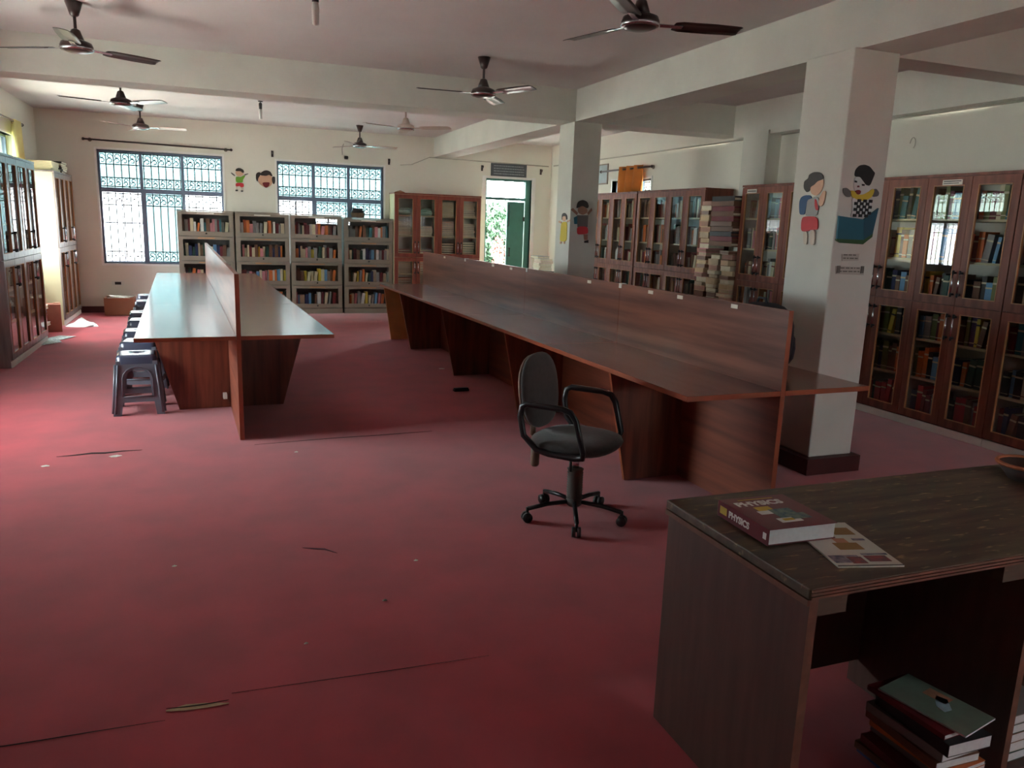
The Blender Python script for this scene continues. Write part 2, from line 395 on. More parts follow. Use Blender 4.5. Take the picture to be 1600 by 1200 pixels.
def fill_shelf(Mw, x0, x1, y, z, hmax, wr, colors, where, group, full=1.0, depth=.17, lean=.2):
    x = x0 + .006; k = 0
    while True:
        w_ = R.uniform(*wr); h = hmax * R.uniform(.68, .97)
        if x + w_ > x0 + (x1 - x0) * full - .004: break
        c = R.choice(colors); ang = 0
        if R.random() < lean and x > x0 + .07:
            ang = R.uniform(.06, .16)
        Mx = Mw @ Matrix.Translation((x, y + R.uniform(0, .03), z + .001))
        if ang:
            Mx = Mw @ Matrix.Translation((x + h * math.sin(ang) * 0, y + R.uniform(0, .02), z + .001)) @ Matrix.Rotation(ang, 4, 'Y')
            x += h * math.sin(ang)
            if x + w_ > x1 - .004: break
        Mx = Mx @ Matrix.Diagonal((w_, depth * R.uniform(.85, 1), h, 1))
        if k < len(ORD): book_at(Mx, c, f'{c} book, {ORD[k]} from left, {where}', group)
        x += w_ + R.uniform(.0005, .004); k += 1

# ---------------------------------------------------------------- glazed cabinets
ALLC = list(PALETTE)
def cabinet(name, label, loc, rz, dw, nd, H=2.07, D=.38, wood=None, side=None, group=None, slabel=None, mid=1.07, base=.07):
    wood = wood or m_cab; side = side or wood
    t = thing(name, label, 'cabinet', loc, rz, group); W = dw * nd
    b = MB().box(0, .018, 0, D, 0, H, [0, 0, 0, 0, 0, 1]).box(W - .018, W, 0, D, 0, H, [0, 0, 0, 0, 1, 0]).box(.018, W - .018, D - .01, D, 0, H, 1)
    b.box(.018, W - .018, 0, D - .01, H - .02, H).box(.018, W - .018, 0, D - .01, base, base + .018)
    b.box(.018, W - .018, .005, D - .01, mid - .02, mid)
    o = b.build('carcass', [side, m_in], t)
    MB().box(-.004, W + .004, -.024, D, H, H + .022).build('cornice', wood, t)
    MB().box(.0, W, -.012, .0, 0.002, base - .004).build('plinth', m_white, t)
    for k in range(2, nd, 2):
        MB().box(k * dw - .009, k * dw + .009, .006, D - .012, base + .02, mid - .02).box(k * dw - .009, k * dw + .009, .006, D - .012, mid, H - .02).build('divider', m_in, t)
    lo = [base + .018, base + .018 + (mid - base) * .33, base + .018 + (mid - base) * .66]
    up = [mid, mid + (H - mid) * .34, mid + (H - mid) * .67]
    for z in lo[1:] + up[1:]:
        MB().box(.02, W - .02, .03, D - .012, z - .018, z).build('shelf', m_cream, t)
    st = .062
    def door(z0, z1, x, right, upper):
        w0, w1 = .002, dw - .002; h = z1 - z0
        key = (name, wood.name, round(dw, 3), round(h, 3))
        if key not in DM:
            f = MB().box(w0, st, -.022, 0, 0, h).box(w1 - st, w1, -.022, 0, 0, h).box(st, w1 - st, -.022, 0, 0, st).box(st, w1 - st, -.022, 0, h - st, h)
            q = .006
            f.box(st, st + q, -.026, -.01, st, h - st, 1).box(w1 - st - q, w1 - st, -.026, -.01, st, h - st, 1).box(st + q, w1 - st - q, -.026, -.01, st, st + q, 1).box(st + q, w1 - st - q, -.026, -.01, h - st - q, h - st, 1)
            pn = MB().box(st - .004, w1 - st + .004, -.012, -.008, st - .004, h - st + .004)
            DM[key] = (f.mesh('door', [wood, m_bead]), pn.mesh('door_pane', m_clear))
        fm, pm = DM[key]
        d = link('door', fm, t, (x, 0, z0)); link('door_pane', pm, d)
        hx = dw - .03 if not right else .03; hz = .08 if upper else h - .26
        HK = 'handle'
        if HK not in DM:
            DM[HK] = MB().cyl((0, -.05, 0), (0, -.05, .18), .007, 8, 0).cyl((0, -.022, .005), (0, -.052, .005), .009, 8, 1).cyl((0, -.022, .175), (0, -.052, .175), .009, 8, 1).cyl((0, -.05, -.015), (0, -.05, .012), .009, 8, 1).cyl((0, -.05, .168), (0, -.05, .195), .009, 8, 1).mesh('handle', [m_chrome, m_black])
        link('handle', DM[HK], d, (hx, 0, hz))
    for k in range(nd):
        door(base + .01, mid - .012, k * dw, k % 2, False)
        door(mid - .006, H - .005, k * dw, k % 2, True)
    Mw = Matrix.Translation(loc) @ Matrix.Rotation(rz, 4, 'Z')
    sh = []
    for i, z in enumerate((up[::-1] + lo[::-1])):
        tops = [H - .02, up[2] - .018, up[1] - .018, mid - .02, lo[2] - .018, lo[1] - .018]
        sh.append((z, tops[i] - z))
    return t, Mw, sh
DM = {}
ROWN = ['top', 'second', 'third', 'fourth', 'fifth', 'bottom']
def fill_cabinet(Mw, sh, dw, nd, where, wr, colors, doors=None, rows=range(6), hmax=.25):
    for k in (doors if doors is not None else range(nd)):
        for r in rows:
            z, h = sh[r]
            fill_shelf(Mw, k * dw + (.03 if k % 2 == 0 else .012), (k + 1) * dw - (.012 if k % 2 == 0 else .03), .045, z, min(h * .93, hmax), wr,
                       colors if r != 5 else ['maroon', 'red', 'navy blue', 'black', 'brown', 'grey'], f'{ROWN[r]} shelf, {ORD[k]} door of {where}', f'books in {where}', R.choice([1, 1, 1, .85]))
DK = ['maroon', 'navy blue', 'dark green', 'brown', 'black', 'teal', 'grey', 'olive green', 'orange', 'yellow', 'sky blue', 'brown', 'black', 'purple', 'cream']
LT = ['cream', 'orange', 'brown', 'white', 'grey', 'pink', 'cream', 'maroon', 'brown', 'dark green', 'grey']
RZ = -PI / 2
# right wall, near to far (viewer's left = far end)
t, Mw, sh = cabinet('glazed_cabinet', 'near walnut glazed book cabinet beside the large pillar', (5.55, 5.755, 0), RZ, .405, 4)
fill_cabinet(Mw, sh, .405, 4, 'near right cabinet', (.028, .062), DK, doors=(0, 1, 2, 3), hmax=.27)
lab = MB().box(.95, 1.13, -.0275, -.0225, 2.005, 2.045).box(.96, 1.12, -.0278, -.0275, 2.03, 2.037, 1).box(.96, 1.10, -.0278, -.0275, 2.015, 2.021, 1).build('paper_label', [m_paper, m_black], t)
t, Mw, sh = cabinet('glazed_cabinet', 'walnut glazed cabinet running out of the right edge of the picture', (5.55, 4.13, 0), RZ, .405, 4)
fill_cabinet(Mw, sh, .405, 4, 'rightmost cabinet', (.028, .062), DK, doors=(0,), hmax=.27)
t, Mw, sh = cabinet('glazed_cabinet', 'walnut glazed cabinet between paper bundles and the large pillar', (5.55, 7.39, 0), RZ, .37, 4)
fill_cabinet(Mw, sh, .37, 4, 'cabinet behind pillar', (.025, .05), LT, doors=(0, 1), rows=range(4))
MB().box(.09, .25, -.0275, -.0225, 2.005, 2.045).box(.10, .24, -.0278, -.0275, 2.02, 2.03, 1).build('paper_label', [m_paper, m_black], t)
t, Mw, sh = cabinet('glazed_cabinet', 'walnut glazed cabinet left of the tall stacks of paper bundles', (5.55, 9.70, 0), RZ, .40, 4)
fill_cabinet(Mw, sh, .40, 4, 'cabinet left of bundles', (.025, .05), LT, rows=range(4))
t, Mw, sh = cabinet('glazed_cabinet', 'walnut glazed cabinet just right of the far pillar', (5.55, 11.19, 0), RZ, .365, 4)
fill_cabinet(Mw, sh, .365, 4, 'cabinet by far pillar', (.025, .05), LT, rows=range(4))
# left wall
m_cabl = mat('cabinet_walnut_reflecting', (104, 92, 88), 0.3, scale=2.0, stretch=(9, 9, .8), rgb2=(140, 128, 124), detail=6)  # walnut greyed, pale window reflections put into its colour
t, Mw, sh = cabinet('glazed_cabinet', 'reflection-greyed walnut glazed cabinet cut off by the left picture edge', (-1.93, 8.9, 0), PI / 2, .46, 4, 2.08, .44, wood=m_cabl)
fill_cabinet(Mw, sh, .46, 4, 'left edge cabinet', (.03, .06), LT, rows=(0, 1, 2, 3, 4))
t, Mw, sh = cabinet('glazed_cabinet', 'cream sided glazed cabinet in the far left corner', (-1.965, 12.2, 0), PI / 2, .365, 4, 2.06, .41, wood=m_cabl, side=m_cream)
fill_cabinet(Mw, sh, .365, 4, 'corner cabinet', (.03, .06), LT, rows=(0, 1, 2, 3, 4))
# cherry cabinet on the back wall
t, MwC, shC = cabinet('glazed_cabinet', 'cherry red cabinet with pale side, left of the back door', (2.91, 13.33, 0), 0, .385, 4, 2.03, .40, wood=m_cabred, side=m_cream, mid=.98)

def papers(n, label, cat, group, c, size, z, th, colors, jitter=.02, rz=0, name='paper_bundle', nm=None, Mw=None):
    """n separate flat items piled on each other"""
    zz = z; out = []
    for k in range(n):
        h = th * R.uniform(.75, 1.25); w_, d_ = size[0] * R.uniform(.88, 1.02), size[1] * R.uniform(.9, 1.02)
        m = R.choice(colors)
        b = MB().box(-w_ / 2, w_ / 2, -d_ / 2, d_ / 2, 0, h * .14, 0).box(-w_ / 2 + .004, w_ / 2 - .004, -d_ / 2 + .003, d_ / 2 - .004, h * .14, h * .86, 1).box(-w_ / 2, w_ / 2, -d_ / 2, d_ / 2, h * .86, h, 0)
        o = b.build(name, [m[1], m_pages])
        Mx = (Mw or Matrix()) @ Matrix.Translation((c[0] + R.uniform(-jitter, jitter), c[1] + R.uniform(-jitter, jitter), zz)) @ Matrix.Rotation(rz + R.uniform(-jitter, jitter) * 3, 4, 'Z')
        o.matrix_world = Mx
        pos = 'lowest' if k == 0 else ('topmost' if k == n - 1 else f'{ORD[k]} from bottom' if k < len(ORD) else f'{ORD[n - 1 - k]} from top')
        tag(o, label.format(c=m[0], p=pos), cat, group); out.append(o)
        zz += h + .0006
    return out, zz
CB = {k: (k, BM[k]) for k in PALETTE}
mb_ = lambda *k: [CB[x] for x in k]
m_buff = mat('buff_paper', (204, 178, 142), 0.85, var=0.1, scale=12); m_old = mat('yellowed_paper', (196, 176, 148), 0.85, var=0.12, scale=12)
m_pinkp = mat('pinkish_old_paper', (176, 138, 122), 0.85, var=0.12, scale=12)
BUNDLE = [('buff', m_buff), ('yellowed', m_old), CB['cream'], CB['brown'], ('buff', m_buff), CB['pink'], ('yellowed', m_old)]
# contents of cherry cabinet
cols = [k * .385 + .19 for k in range(4)]
content = {(0, 0): ('cloth', 0), (0, 1): ('cloth', 1), (0, 2): ('w', 7), (0, 3): ('w', 8), (1, 0): ('m', 9), (1, 1): ('w', 4), (1, 2): ('w', 8), (1, 3): ('w', 8), (2, 0): ('r', 3), (2, 1): ('d', 3), (2, 2): ('m', 6), (2, 3): ('g', 7), (3, 0): ('w', 7), (3, 1): ('m', 5), (4, 0): ('m', 6)}
DN = ['leftmost', 'second', 'third', 'rightmost']
m_cloth = mat('pale_green_cloth', (168, 196, 178), 0.9, var=0.15, scale=6, bump=.3)
for (r, k), (kind, n) in content.items():
    z, h = shC[r]
    if kind == 'cloth':
        o = MB().ell((0, 0, .05), (.13, .12, .05), 16, 8, 0, .7).ell((.03, -.02, .10), (.09, .08, .03), 14, 6, 0, .8).build('folded_cloth', m_cloth, None, (2.91 + cols[k], 13.51, z))
        tag(o, f'pale green folded cloth on top shelf of cherry cabinet, {DN[k]} door', 'cloth', 'folded cloths in the cherry cabinet')
    else:
        cc = {'w': mb_('cream', 'white', 'grey'), 'm': mb_('orange', 'brown', 'cream', 'black'), 'r': mb_('red', 'maroon'), 'd': mb_('purple', 'black', 'pink'), 'g': mb_('black', 'dark green', 'red', 'teal')}[kind]
        papers(n, '{c} register, {p} in pile, ' + f'{ROWN[r]} shelf, {DN[k]} door of cherry cabinet', 'register', 'registers in the cherry cabinet', (2.91 + cols[k], 13.50), (.25, .2), z + .001, min(.042, h * .8 / n / 1.1), cc, .008, name='register')

# paper bundles stacked between cabinets on right wall
for ci, (yy, n, top) in enumerate(((7.97, 40, 1.93), (7.73, 40, 1.28), (7.50, 40, 1.36))):
    z = 0.001; k = 0; bot = []
    while z < top:
        h = R.uniform(.035, .07); w_ = R.uniform(.16, .2) if yy > 7.6 or z < 1.62 else .2; d_ = R.uniform(.22, .27)
        m = R.choice(BUNDLE)
        b = MB().box(-d_ / 2, d_ / 2, -w_ / 2, w_ / 2, 0, h * .1, 0).box(-d_ / 2 + .004, d_ / 2, -w_ / 2 + .004, w_ / 2 - .004, h * .1, h * .9, 1).box(-d_ / 2, d_ / 2, -w_ / 2, w_ / 2, h * .9, h, 0)
        o = b.build('paper_bundle', [m[1], R.choice([m_old, m_buff, m_pages, m_pinkp, BM['brown']]), m_paper], None, (5.575 + R.uniform(-.03, .03), yy + R.uniform(-.018, .018), z), (0, 0, R.uniform(-.1, .1)))
        bot.append((o, m[0])); z += h + .0006
    nm = ['left', 'middle', 'right'][ci]
    for k, (o, c) in enumerate(bot):
        q = len(bot) - 1 - k
        tag(o, (f'{c} paper bundle, {ORD[q]} from top of {nm} stack' if q < 15 else f'{c} paper bundle, {ORD[k]} from bottom of {nm} stack') + ' by pillar', 'paper bundle', f'paper bundles in the {nm} stack')
for q in range(10):   # wide ledgers capping the right stacks
    m = [CB['brown'], CB['maroon'], CB['black'], CB['brown'], CB['brown'], CB['maroon'], CB['brown'], CB['maroon'], CB['brown'], CB['black']][q]
    o = MB().box(-.12, .12, -.21, .21, 0, .054, 0).box(-.118, .118, -.212, .208, .010, .034, 2 if q % 3 else 1).build('ledger', [m[1], m_pages, BM['brown']], None, (5.575 + R.uniform(-.01, .01), 7.63, 1.418 + q * .0562), (0, 0, R.uniform(-.02, .02)))
    tag(o, f'wide {m[0]} bound ledger, {ORD[9 - q]} from top above the right bundle stacks', 'ledger', 'ledgers on the bundle stacks')

# ---------------------------------------------------------------- grey steel bookcases
def bookcase(x, label, which, seed, hz=0):
    W, D, H = .83, .36, 1.62 + hz
    t = thing('steel_bookcase', label, 'bookcase', (x, 13.38, 0), 0, 'grey steel bookcases on the back wall')
    th = (H - .09) / 4
    MB().box(0, W, .0, D, 0, .085).build('plinth', m_steel, t)
    MB().box(-.006, W + .006, -.01, D, H, H + .018).build('top_panel', m_steel, t)
    Mw = Matrix.Translation((x, 13.38, 0))
    for k in range(4):
        z = .09 + k * th
        c = MB().box(0, .03, .012, D, z, z + th - .003).box(W - .03, W, .012, D, z, z + th - .003).box(.03, W - .03, D - .01, D, z, z + th - .003, 1).box(.03, W - .03, .012, D - .01, z, z + .035).box(.03, W - .03, .012, D - .01, z + th - .02, z + th - .003)
        c.build('tier', [m_steel, m_steeld], t)
        q = .05
        d = MB().box(.008, q + .02, -.004, .011, z + .012, z + th - .012).box(W - q - .02, W - .008, -.004, .011, z + .012, z + th - .012).box(q + .02, W - q - .02, -.004, .011, z + .012, z + .075).box(q + .02, W - q - .02, -.004, .011, z + th - .05, z + th - .012).build('flap_door', m_steel, t)
        MB().box(q + .015, W - q - .015, .002, .005, z + .07, z + th - .045).build('flap_pane', m_clear, d)
        MB().cyl((W / 2, -.004, z + .045), (W / 2, -.024, z + .045), .012, 10).build('knob', m_black, d)
        MB().box(W * .35, W * .65, -.0065, -.004, z + th - .035, z + th - .02).build('label_strip', m_paper if k == 3 else m_bead, d)
        row = 3 - k
        fill_shelf(Mw, .04, W - .04, .05, z + .035, .25, (.026, .055), LT + ['orange', 'yellow', 'red', 'sky blue', 'navy blue', 'maroon', 'cream'] if row else LT + ['teal'], f'{["top", "second", "third", "bottom"][row]} shelf of {which} steel bookcase', f'books in the {which} steel bookcase', R.choice([1, .92, 1]), .17, .15 if row < 3 else .5)
    return t
bookcase(-.50, 'grey steel bookcase at far left, partly behind the left table screen', 'leftmost', 1)
bookcase(.352, 'second grey steel bookcase from the left on the back wall', 'second', 2)
bookcase(1.204, 'third grey steel bookcase from the left on the back wall', 'third', 3)
bookcase(2.068, 'rightmost grey steel bookcase, beside the cherry cabinet', 'rightmost', 4, -.03)

SPECS.sort(key=lambda s: -s[4])
for Mx, c, lb, gp, _ in SPECS[:300]:
    o = bpy.data.objects.new('book', UB[c]); COL.objects.link(o); o.matrix_world = Mx; tag(o, lb, 'book', gp)
cn = list(PALETTE); b = MB()
for Mx, c, lb, gp, _ in SPECS[300:]:
    i = cn.index(c); b.box(0, 1, 0, .04, 0, 1, i, Mx).box(0, .1, .04, 1, 0, 1, i, Mx).box(.9, 1, .04, 1, 0, 1, i, Mx).box(.1, .9, .04, .96, .02, .98, len(cn), Mx)
o = b.build('books', [BM[k] for k in cn] + [m_pages]); tag(o, 'remaining far and half hidden books behind the cabinet glass', 'books', None, 'stuff')

# ---------------------------------------------------------------- long double-sided study tables
def study_table(label, x, y, rz, hw, n, ml, H=1.18, foot=.41, clips=(), tan_end=False):
    t = thing('study_table', label, 'table', (x, y, 0), rz)
    for k in range(n):
        y0, y1 = k * ml + .0015, (k + 1) * ml - .0015
        for s_ in (-1, 1):
            xa, xb = sorted((s_ * .0165, s_ * hw))
            MB().box(xa, xb, y0, y1, .722, .75, [0, 0, 1, 1, 1, 1]).build('tabletop', [m_lam, m_edge], t, bevel=.002)
            M = Matrix.Translation((0, (y0 + y1) / 2, 0))
            MB().plate([[(s_ * .0165, .003), (s_ * foot, .003), (s_ * (hw - .05), .721), (s_ * .0165, .721)]], .025, 0, M, 1).build('leg_panel', [m_lamv, m_edge], t)
        MB().box(-.015, .015, y0, y1, .7215, H, [1, 1, 1, 1, 0, 0]).build('screen_panel', [m_lamp, m_edge], t)
        MB().box(-.015, .015, y0, y1, .003, .721, [1, 1, 1, 1, 0, 0]).build('base_panel', [m_lamlow, m_edge], t)
    for (yy, kind) in clips:
        if kind: MB().box(-.021, -.0152, yy - .018, yy + .018, H - .03, H + .004).box(-.021, .021, yy - .018, yy + .018, H, H + .004).build('clip', m_white, t)
        else: MB().box(-.018, -.0152, yy - .03, yy + .03, H - .035, H - .012).build('paper_tag', m_paper, t)
    return t
t = study_table('left study table, glossy tabletops reflecting the windows, stools along it', .145, 5.67, math.radians(2.1), .66, 3, 2.13)
MB().box(-.075, -.045, .98, 1.06 - .0, .09, .13).build('socket', m_white, t)
t = study_table('long right study table behind the office chair, four screens long', 2.825, 3.27, math.radians(1.25), .61, 4, 1.77,
                clips=((.45, 0), (1.0, 0), (1.35, 0), (1.76, 1), (2.25, 0), (3.5, 1), (3.9, 0), (4.4, 0), (5.3, 1), (6.1, 0)))
MB().plate([[(-.0165, .003), (-.46, .003), (-.56, .721), (-.0165, .721)]], .025, 0, Matrix.Translation((0, 7.04, 0)), 1).build('leg_panel', [m_tan, m_tan], t)

# ---------------------------------------------------------------- plastic stools
m_stool = mat('grey_moulded_plastic', (96, 98, 108), 0.3, var=0.06, spec=.6)
m_stoold = mat('seat_plastic', (70, 74, 92), 0.22, var=.06, spec=.6)
def make_stool():
    t = thing('plastic_stool', '', 'stool')
    b = MB(); n = 5
    def rr(w_, r, z):
        pts = []
        for cx, cy, a0 in ((1, 1, 0), (-1, 1, 90), (-1, -1, 180), (1, -1, 270)):
            for i in range(n):
                a = math.radians(a0 + 90 * i / (n - 1)); pts.append((cx * (w_ - r) + r * math.cos(a), cy * (w_ - r) + r * math.sin(a), z))
        return pts
    rings = [rr(.150, .045, .405), rr(.146, .045, .455), rr(.138, .045, .468), rr(.120, .04, .472), rr(.02, .012, .470), rr(.011, .01, .462)]
    vs = [p for r_ in rings for p in r_]; m = 4 * n; fs = []
    for i in range(len(rings) - 1):
        for k in range(m): fs.append((i * m + k, i * m + (k + 1) % m, (i + 1) * m + (k + 1) % m, (i + 1) * m + k))
    fs.append(tuple((len(rings) - 1) * m + k for k in range(m)))
    b.add(vs, fs, 0, True).build('seat', m_stoold, t)
    arc = [(.088 * math.cos(a), .29 + .075 * math.sin(a)) for a in [PI * i / 8 for i in range(9)]]
    arc2 = [(.108 * math.cos(a), .29 + .094 * math.sin(a)) for a in [PI * i / 8 for i in range(9)]]
    outer = [(-.185, 0), (-.125, 0), (-.112, .105), (.112, .105), (.125, 0), (.185, 0), (.147, .43), (-.147, .43)]
    hole = [(.098, .15)] + arc + [(-.098, .15)]
    tilt = math.atan2(.038, .43)
    for k in range(4):
        M = Matrix.Rotation(k * PI / 2, 4, 'Z') @ Matrix.Translation((0, -.184, 0)) @ Matrix.Rotation(-tilt, 4, 'X')
        MB().plate([outer, hole], .010, 0, M).build('side_panel', m_stool, t)
        rim = MB().tube([M @ Vector((x, -.004, z)) for x, z in [(.112, .15)] + arc2 + [(-.112, .15)]], .006, 5)
        a_, b_ = M @ Vector((-.168, -.006, .02)), M @ Vector((-.134, -.006, .40)); rim.tube([a_, b_], .009, 6)
        a_, b_ = M @ Vector((.168, -.006, .02)), M @ Vector((.134, -.006, .40)); rim.tube([a_, b_], .009, 6)
        rim.tube([M @ Vector((-.105, -.003, .150)), M @ Vector((.105, -.003, .150))], .006, 5)
        rim.build('rib', m_stool, t)
    return t
st0 = make_stool(); index_kids(st0)
SP = [(-.60, 6.78, .05), (-.63, 7.48, -.1), (-.68, 8.15, .08), (-.71, 8.98, 0), (-.76, 9.68, .1), (-.80, 10.95, .0), (-.84, 11.75, .12)]
SN = ['grey plastic stool nearest the camera at the left table', 'second grey plastic stool at the left table, behind the nearest', 'third grey plastic stool along the left table', 'fourth grey plastic stool along the left table', 'fifth grey plastic stool along the left table', 'sixth grey plastic stool, next to last at the left table', 'farthest grey plastic stool at the left table']
for i, (x, y, r_) in enumerate(SP):
    o = st0 if i == 0 else copy_tree(st0)
    o.location = (x, y, 0.001); o.rotation_euler = (0, 0, r_); tag(o, SN[i], 'stool', 'plastic stools along the left table')

# ---------------------------------------------------------------- office chair
m_fab = mat('dark_grey_fabric', (66, 62, 60), 0.95, var=0.12, scale=30, bump=.1, sheen=.2)
m_tanp = mat('dusty_tan_plastic', (128, 108, 92), 0.5, var=0.08)
m_bel = mat('dusty_bellows', (84, 76, 70), 0.7, var=.1)
t = thing('office_chair', 'dark grey swivel office chair beside the long right table', 'chair', (1.80, 3.645, 0), math.radians(-140))
MB().ell((0, 0, .445), (.245, .235, .045), 28, 10, 0, .75).ell((0, 0, .425), (.225, .215, .03), 24, 8, 1, .8).build('seat', [m_fab, m_black], t)
bk = MB().ell((0, 0, 0), (.205, .035, .205), 24, 14, 0, .82).ell((0, -.022, 0), (.20, .024, .20), 24, 12, 1, .82)
bk.build('backrest', [m_fab, m_tanp], t, (0, -.235, .695), (math.radians(8), 0, 0))
MB().tube([(0, -.10, .405), (0, -.22, .40), (0, -.27, .44), (0, -.275, .60)], .03, 8, 0, False, .35).build('back_bracket', m_tanp, t)
MB().lathe([(.016, -.06), (.024, -.05), (.024, .05), (.02, .06)], 10, 0, Matrix.Translation((.10, -.20, .35))).build('adjuster_knob', m_tanp, t)
MB().tube([(.05, .0, .40), (.18, .05, .385), (.20, .06, .33)], .008, 6).build('lever', m_black, t)
for s_ in (-1, 1):
    pts = [(.245, -.12, .43), (.262, -.19, .50), (.268, -.21, .60), (.268, -.20, .655), (.268, -.17, .672), (.268, .03, .672), (.268, .075, .66), (.265, .105, .62), (.26, .15, .46), (.25, .145, .43), (.245, .10, .42), (.243, -.05, .42)]
    MB().tube([(s_ * a, b_, c) for a, b_, c in pts], .0145, 8, 0, True, 1.2).build('armrest', m_black, t)
MB().box(-.10, .10, -.10, .10, .395, .42).build('seat_mount', m_black, t)
MB().lathe([(.018, .25), (.018, .40)], 12).build('gas_column', m_chrome, t)
prof = [(.03, .12)]
for i in range(11): prof += [(.045, .125 + i * .014), (.039, .132 + i * .014)]
MB().lathe(prof + [(.046, .285), (.03, .292)], 16).build('bellows', m_bel, t)
MB().lathe([(.035, .075), (.045, .085), (.045, .11), (.03, .125)], 14).build('hub', m_bel, t)
for k in range(5):
    a = math.radians(72 * k + 100); c_, s_ = math.cos(a), math.sin(a)
    o = MB().tube([(c_ * .03, s_ * .03, .10), (c_ * .16, s_ * .16, .093), (c_ * .265, s_ * .265, .075)], .0125, 8).build('base_leg', m_black, t)
    w_ = MB(); px, py = -s_, c_
    for q in (-.014, .014):
        w_.cyl((c_ * .27 + px * (q - .009), s_ * .27 + py * (q - .009), .028), (c_ * .27 + px * (q + .009), s_ * .27 + py * (q + .009), .028), .027, 14)
    w_.cyl((c_ * .268, s_ * .268, .03), (c_ * .268, s_ * .268, .082), .009, 8)
    w_.build('caster', m_black, t)

# ---------------------------------------------------------------- near desk
m_desk = mat('dark_worn_oak', (62, 50, 40), 0.55, scale=3.0, stretch=(1.0, 9, 9), rgb2=(98, 82, 62), detail=8)
m_deskv = mat('dark_brown_veneer', (74, 46, 38), 0.55, scale=3.0, stretch=(9, 9, 1), rgb2=(90, 58, 48), detail=7)
m_deske = mat('worn_desk_edge', (110, 72, 54), 0.6, var=.2, scale=20)
nt = m_desk.node_tree; n_ = nt.nodes; l_ = nt.links    # scuffed, scratched patches
tc = n_.new('ShaderNodeTexCoord'); mp = n_.new('ShaderNodeMapping'); mp.inputs['Scale'].default_value = (9, 34, 20); l_.new(tc.outputs['Object'], mp.inputs[0])
nz = n_.new('ShaderNodeTexNoise'); nz.inputs['Scale'].default_value = 1.6; nz.inputs['Detail'].default_value = 5; l_.new(mp.outputs[0], nz.inputs['Vector'])
rp = n_.new('ShaderNodeValToRGB'); rp.color_ramp.elements[0].position = .60; rp.color_ramp.elements[1].position = .72
l_.new(nz.outputs['Fac'], rp.inputs[0]); mx = n_.new('ShaderNodeMixRGB'); mx.inputs[2].default_value = srgb(150, 128, 92)
pb = n_['Principled BSDF']; src = pb.inputs['Base Color'].links[0].from_socket
l_.new(rp.outputs[0], mx.inputs[0]); l_.new(src, mx.inputs[1]); l_.new(mx.outputs[0], pb.inputs['Base Color'])
t = thing('counter_desk', 'dark worn wooden desk in the near right corner with books on it', 'desk', (1.290, 1.330, 0))
MB().box(0, 1.75, 0, .635, .722, .75).build('desktop', m_desk, t, bevel=.004)
for z in (.724, .733, .742): MB().box(.004, 1.75, -.005, -.0005, z, z + .006).build('edge_moulding', m_deske, t)
MB().box(.004, .030, .0, .62, .003, .721, [0, 0, 1, 1, 0, 0]).build('side_panel', [m_deskv, m_deske], t)
MB().box(-.003, .003, .0, .63, .706, .7215).build('side_moulding', m_deske, t)
MB().box(.80, .825, .01, .60, .003, .721, [0, 0, 1, 1, 0, 0]).build('divider_panel', [m_deskv, m_deske], t)
MB().box(.031, .799, .56, .578, .10, .72).box(.826, 1.7, .56, .578, .003, .72).build('modesty_panel', m_deskv, t)
MB().box(.035, .15, .03, .10, .655, .7215).build('corner_block', m_desk, t)
MB().box(.70, .798, .03, .10, .655, .7215).build('corner_block', m_desk, t)
MB().box(1.70, 1.726, .0, .62, .003, .721).build('side_panel', m_deskv, t)
MB().box(.826, 1.699, .01, .555, .03, .048).build('bottom_shelf', m_deskv, t)

def text_mesh(s, size, mt, bold=.0, ext=.0004):
    c = bpy.data.curves.new('txt', 'FONT'); c.body = s; c.size = size; c.extrude = ext; c.offset = bold; c.align_x = 'LEFT'
    o = bpy.data.objects.new('txt', c); COL.objects.link(o); bpy.context.view_layer.update()
    me = bpy.data.meshes.new_from_object(o.evaluated_get(bpy.context.evaluated_depsgraph_get())); bpy.data.objects.remove(o)
    me.materials.clear(); me.materials.append(mt); return me
m_mar = mat('maroon_cover', (104, 24, 36), 0.35, var=.04); m_wht = mat('white_print', (230, 230, 226), .6, var=.01)
m_yel = mat('yellow_print', (204, 172, 60), .6, var=.03); m_tq = mat('blue_green_print', (60, 96, 110), .5, scale=60, rgb2=(120, 140, 120))
m_pw = mat('white_page_edges', (216, 222, 222), .8, var=.04, scale=80)
t = thing('physics_textbook', 'thick maroon PHYSICS textbook lying on the near desk', 'book', (1.352, 1.562, .7555), math.radians(-2))
W_, L_, T_ = .222, .235, .046
MB().box(.004, W_ - .004, .003, L_ - .003, .002, T_ - .002).build('pages', m_pw, t)
cv = MB().box(0, W_, 0, L_, 0, .002).box(0, W_, 0, L_, T_ - .002, T_).box(-.0015, .002, 0, L_, .0, T_)
cv.build('cover', m_mar, t)
link('title', text_mesh('PHYSICS', .042, m_wht, .0016), t, (.022, L_ - .066, T_ + .0003))
link('spine_title', text_mesh('PHYSICS', .026, m_wht, .001), t, (-.002, L_ - .055, .014), (PI / 2, 0, -PI / 2))
MB().box(-.0022, -.0016, L_ - .045, L_ - .012, .012, .034).build('spine_mark', m_yel, t)
MB().box(-.0022, -.0016, .008, .022, .014, .032).build('spine_logo', m_wht, t)
for k, (a, b_, c, d, m) in enumerate(((.06, .11, .115, .155, m_yel), (.05, .10, .10, .125, m_wht), (.09, .16, .06, .13, m_tq), (.07, .14, .035, .065, m_wht), (.12, .18, .05, .09, m_tq), (.085, .12, .045, .06, m_yel))):
    MB().box(a, b_, c, d, T_, T_ + .0003 + k * .00008).build('cover_picture', m, t)
MB().box(.05, .17, L_ - .022, L_ - .018, T_, T_ + .0003).build('author_line', m_yel, t)
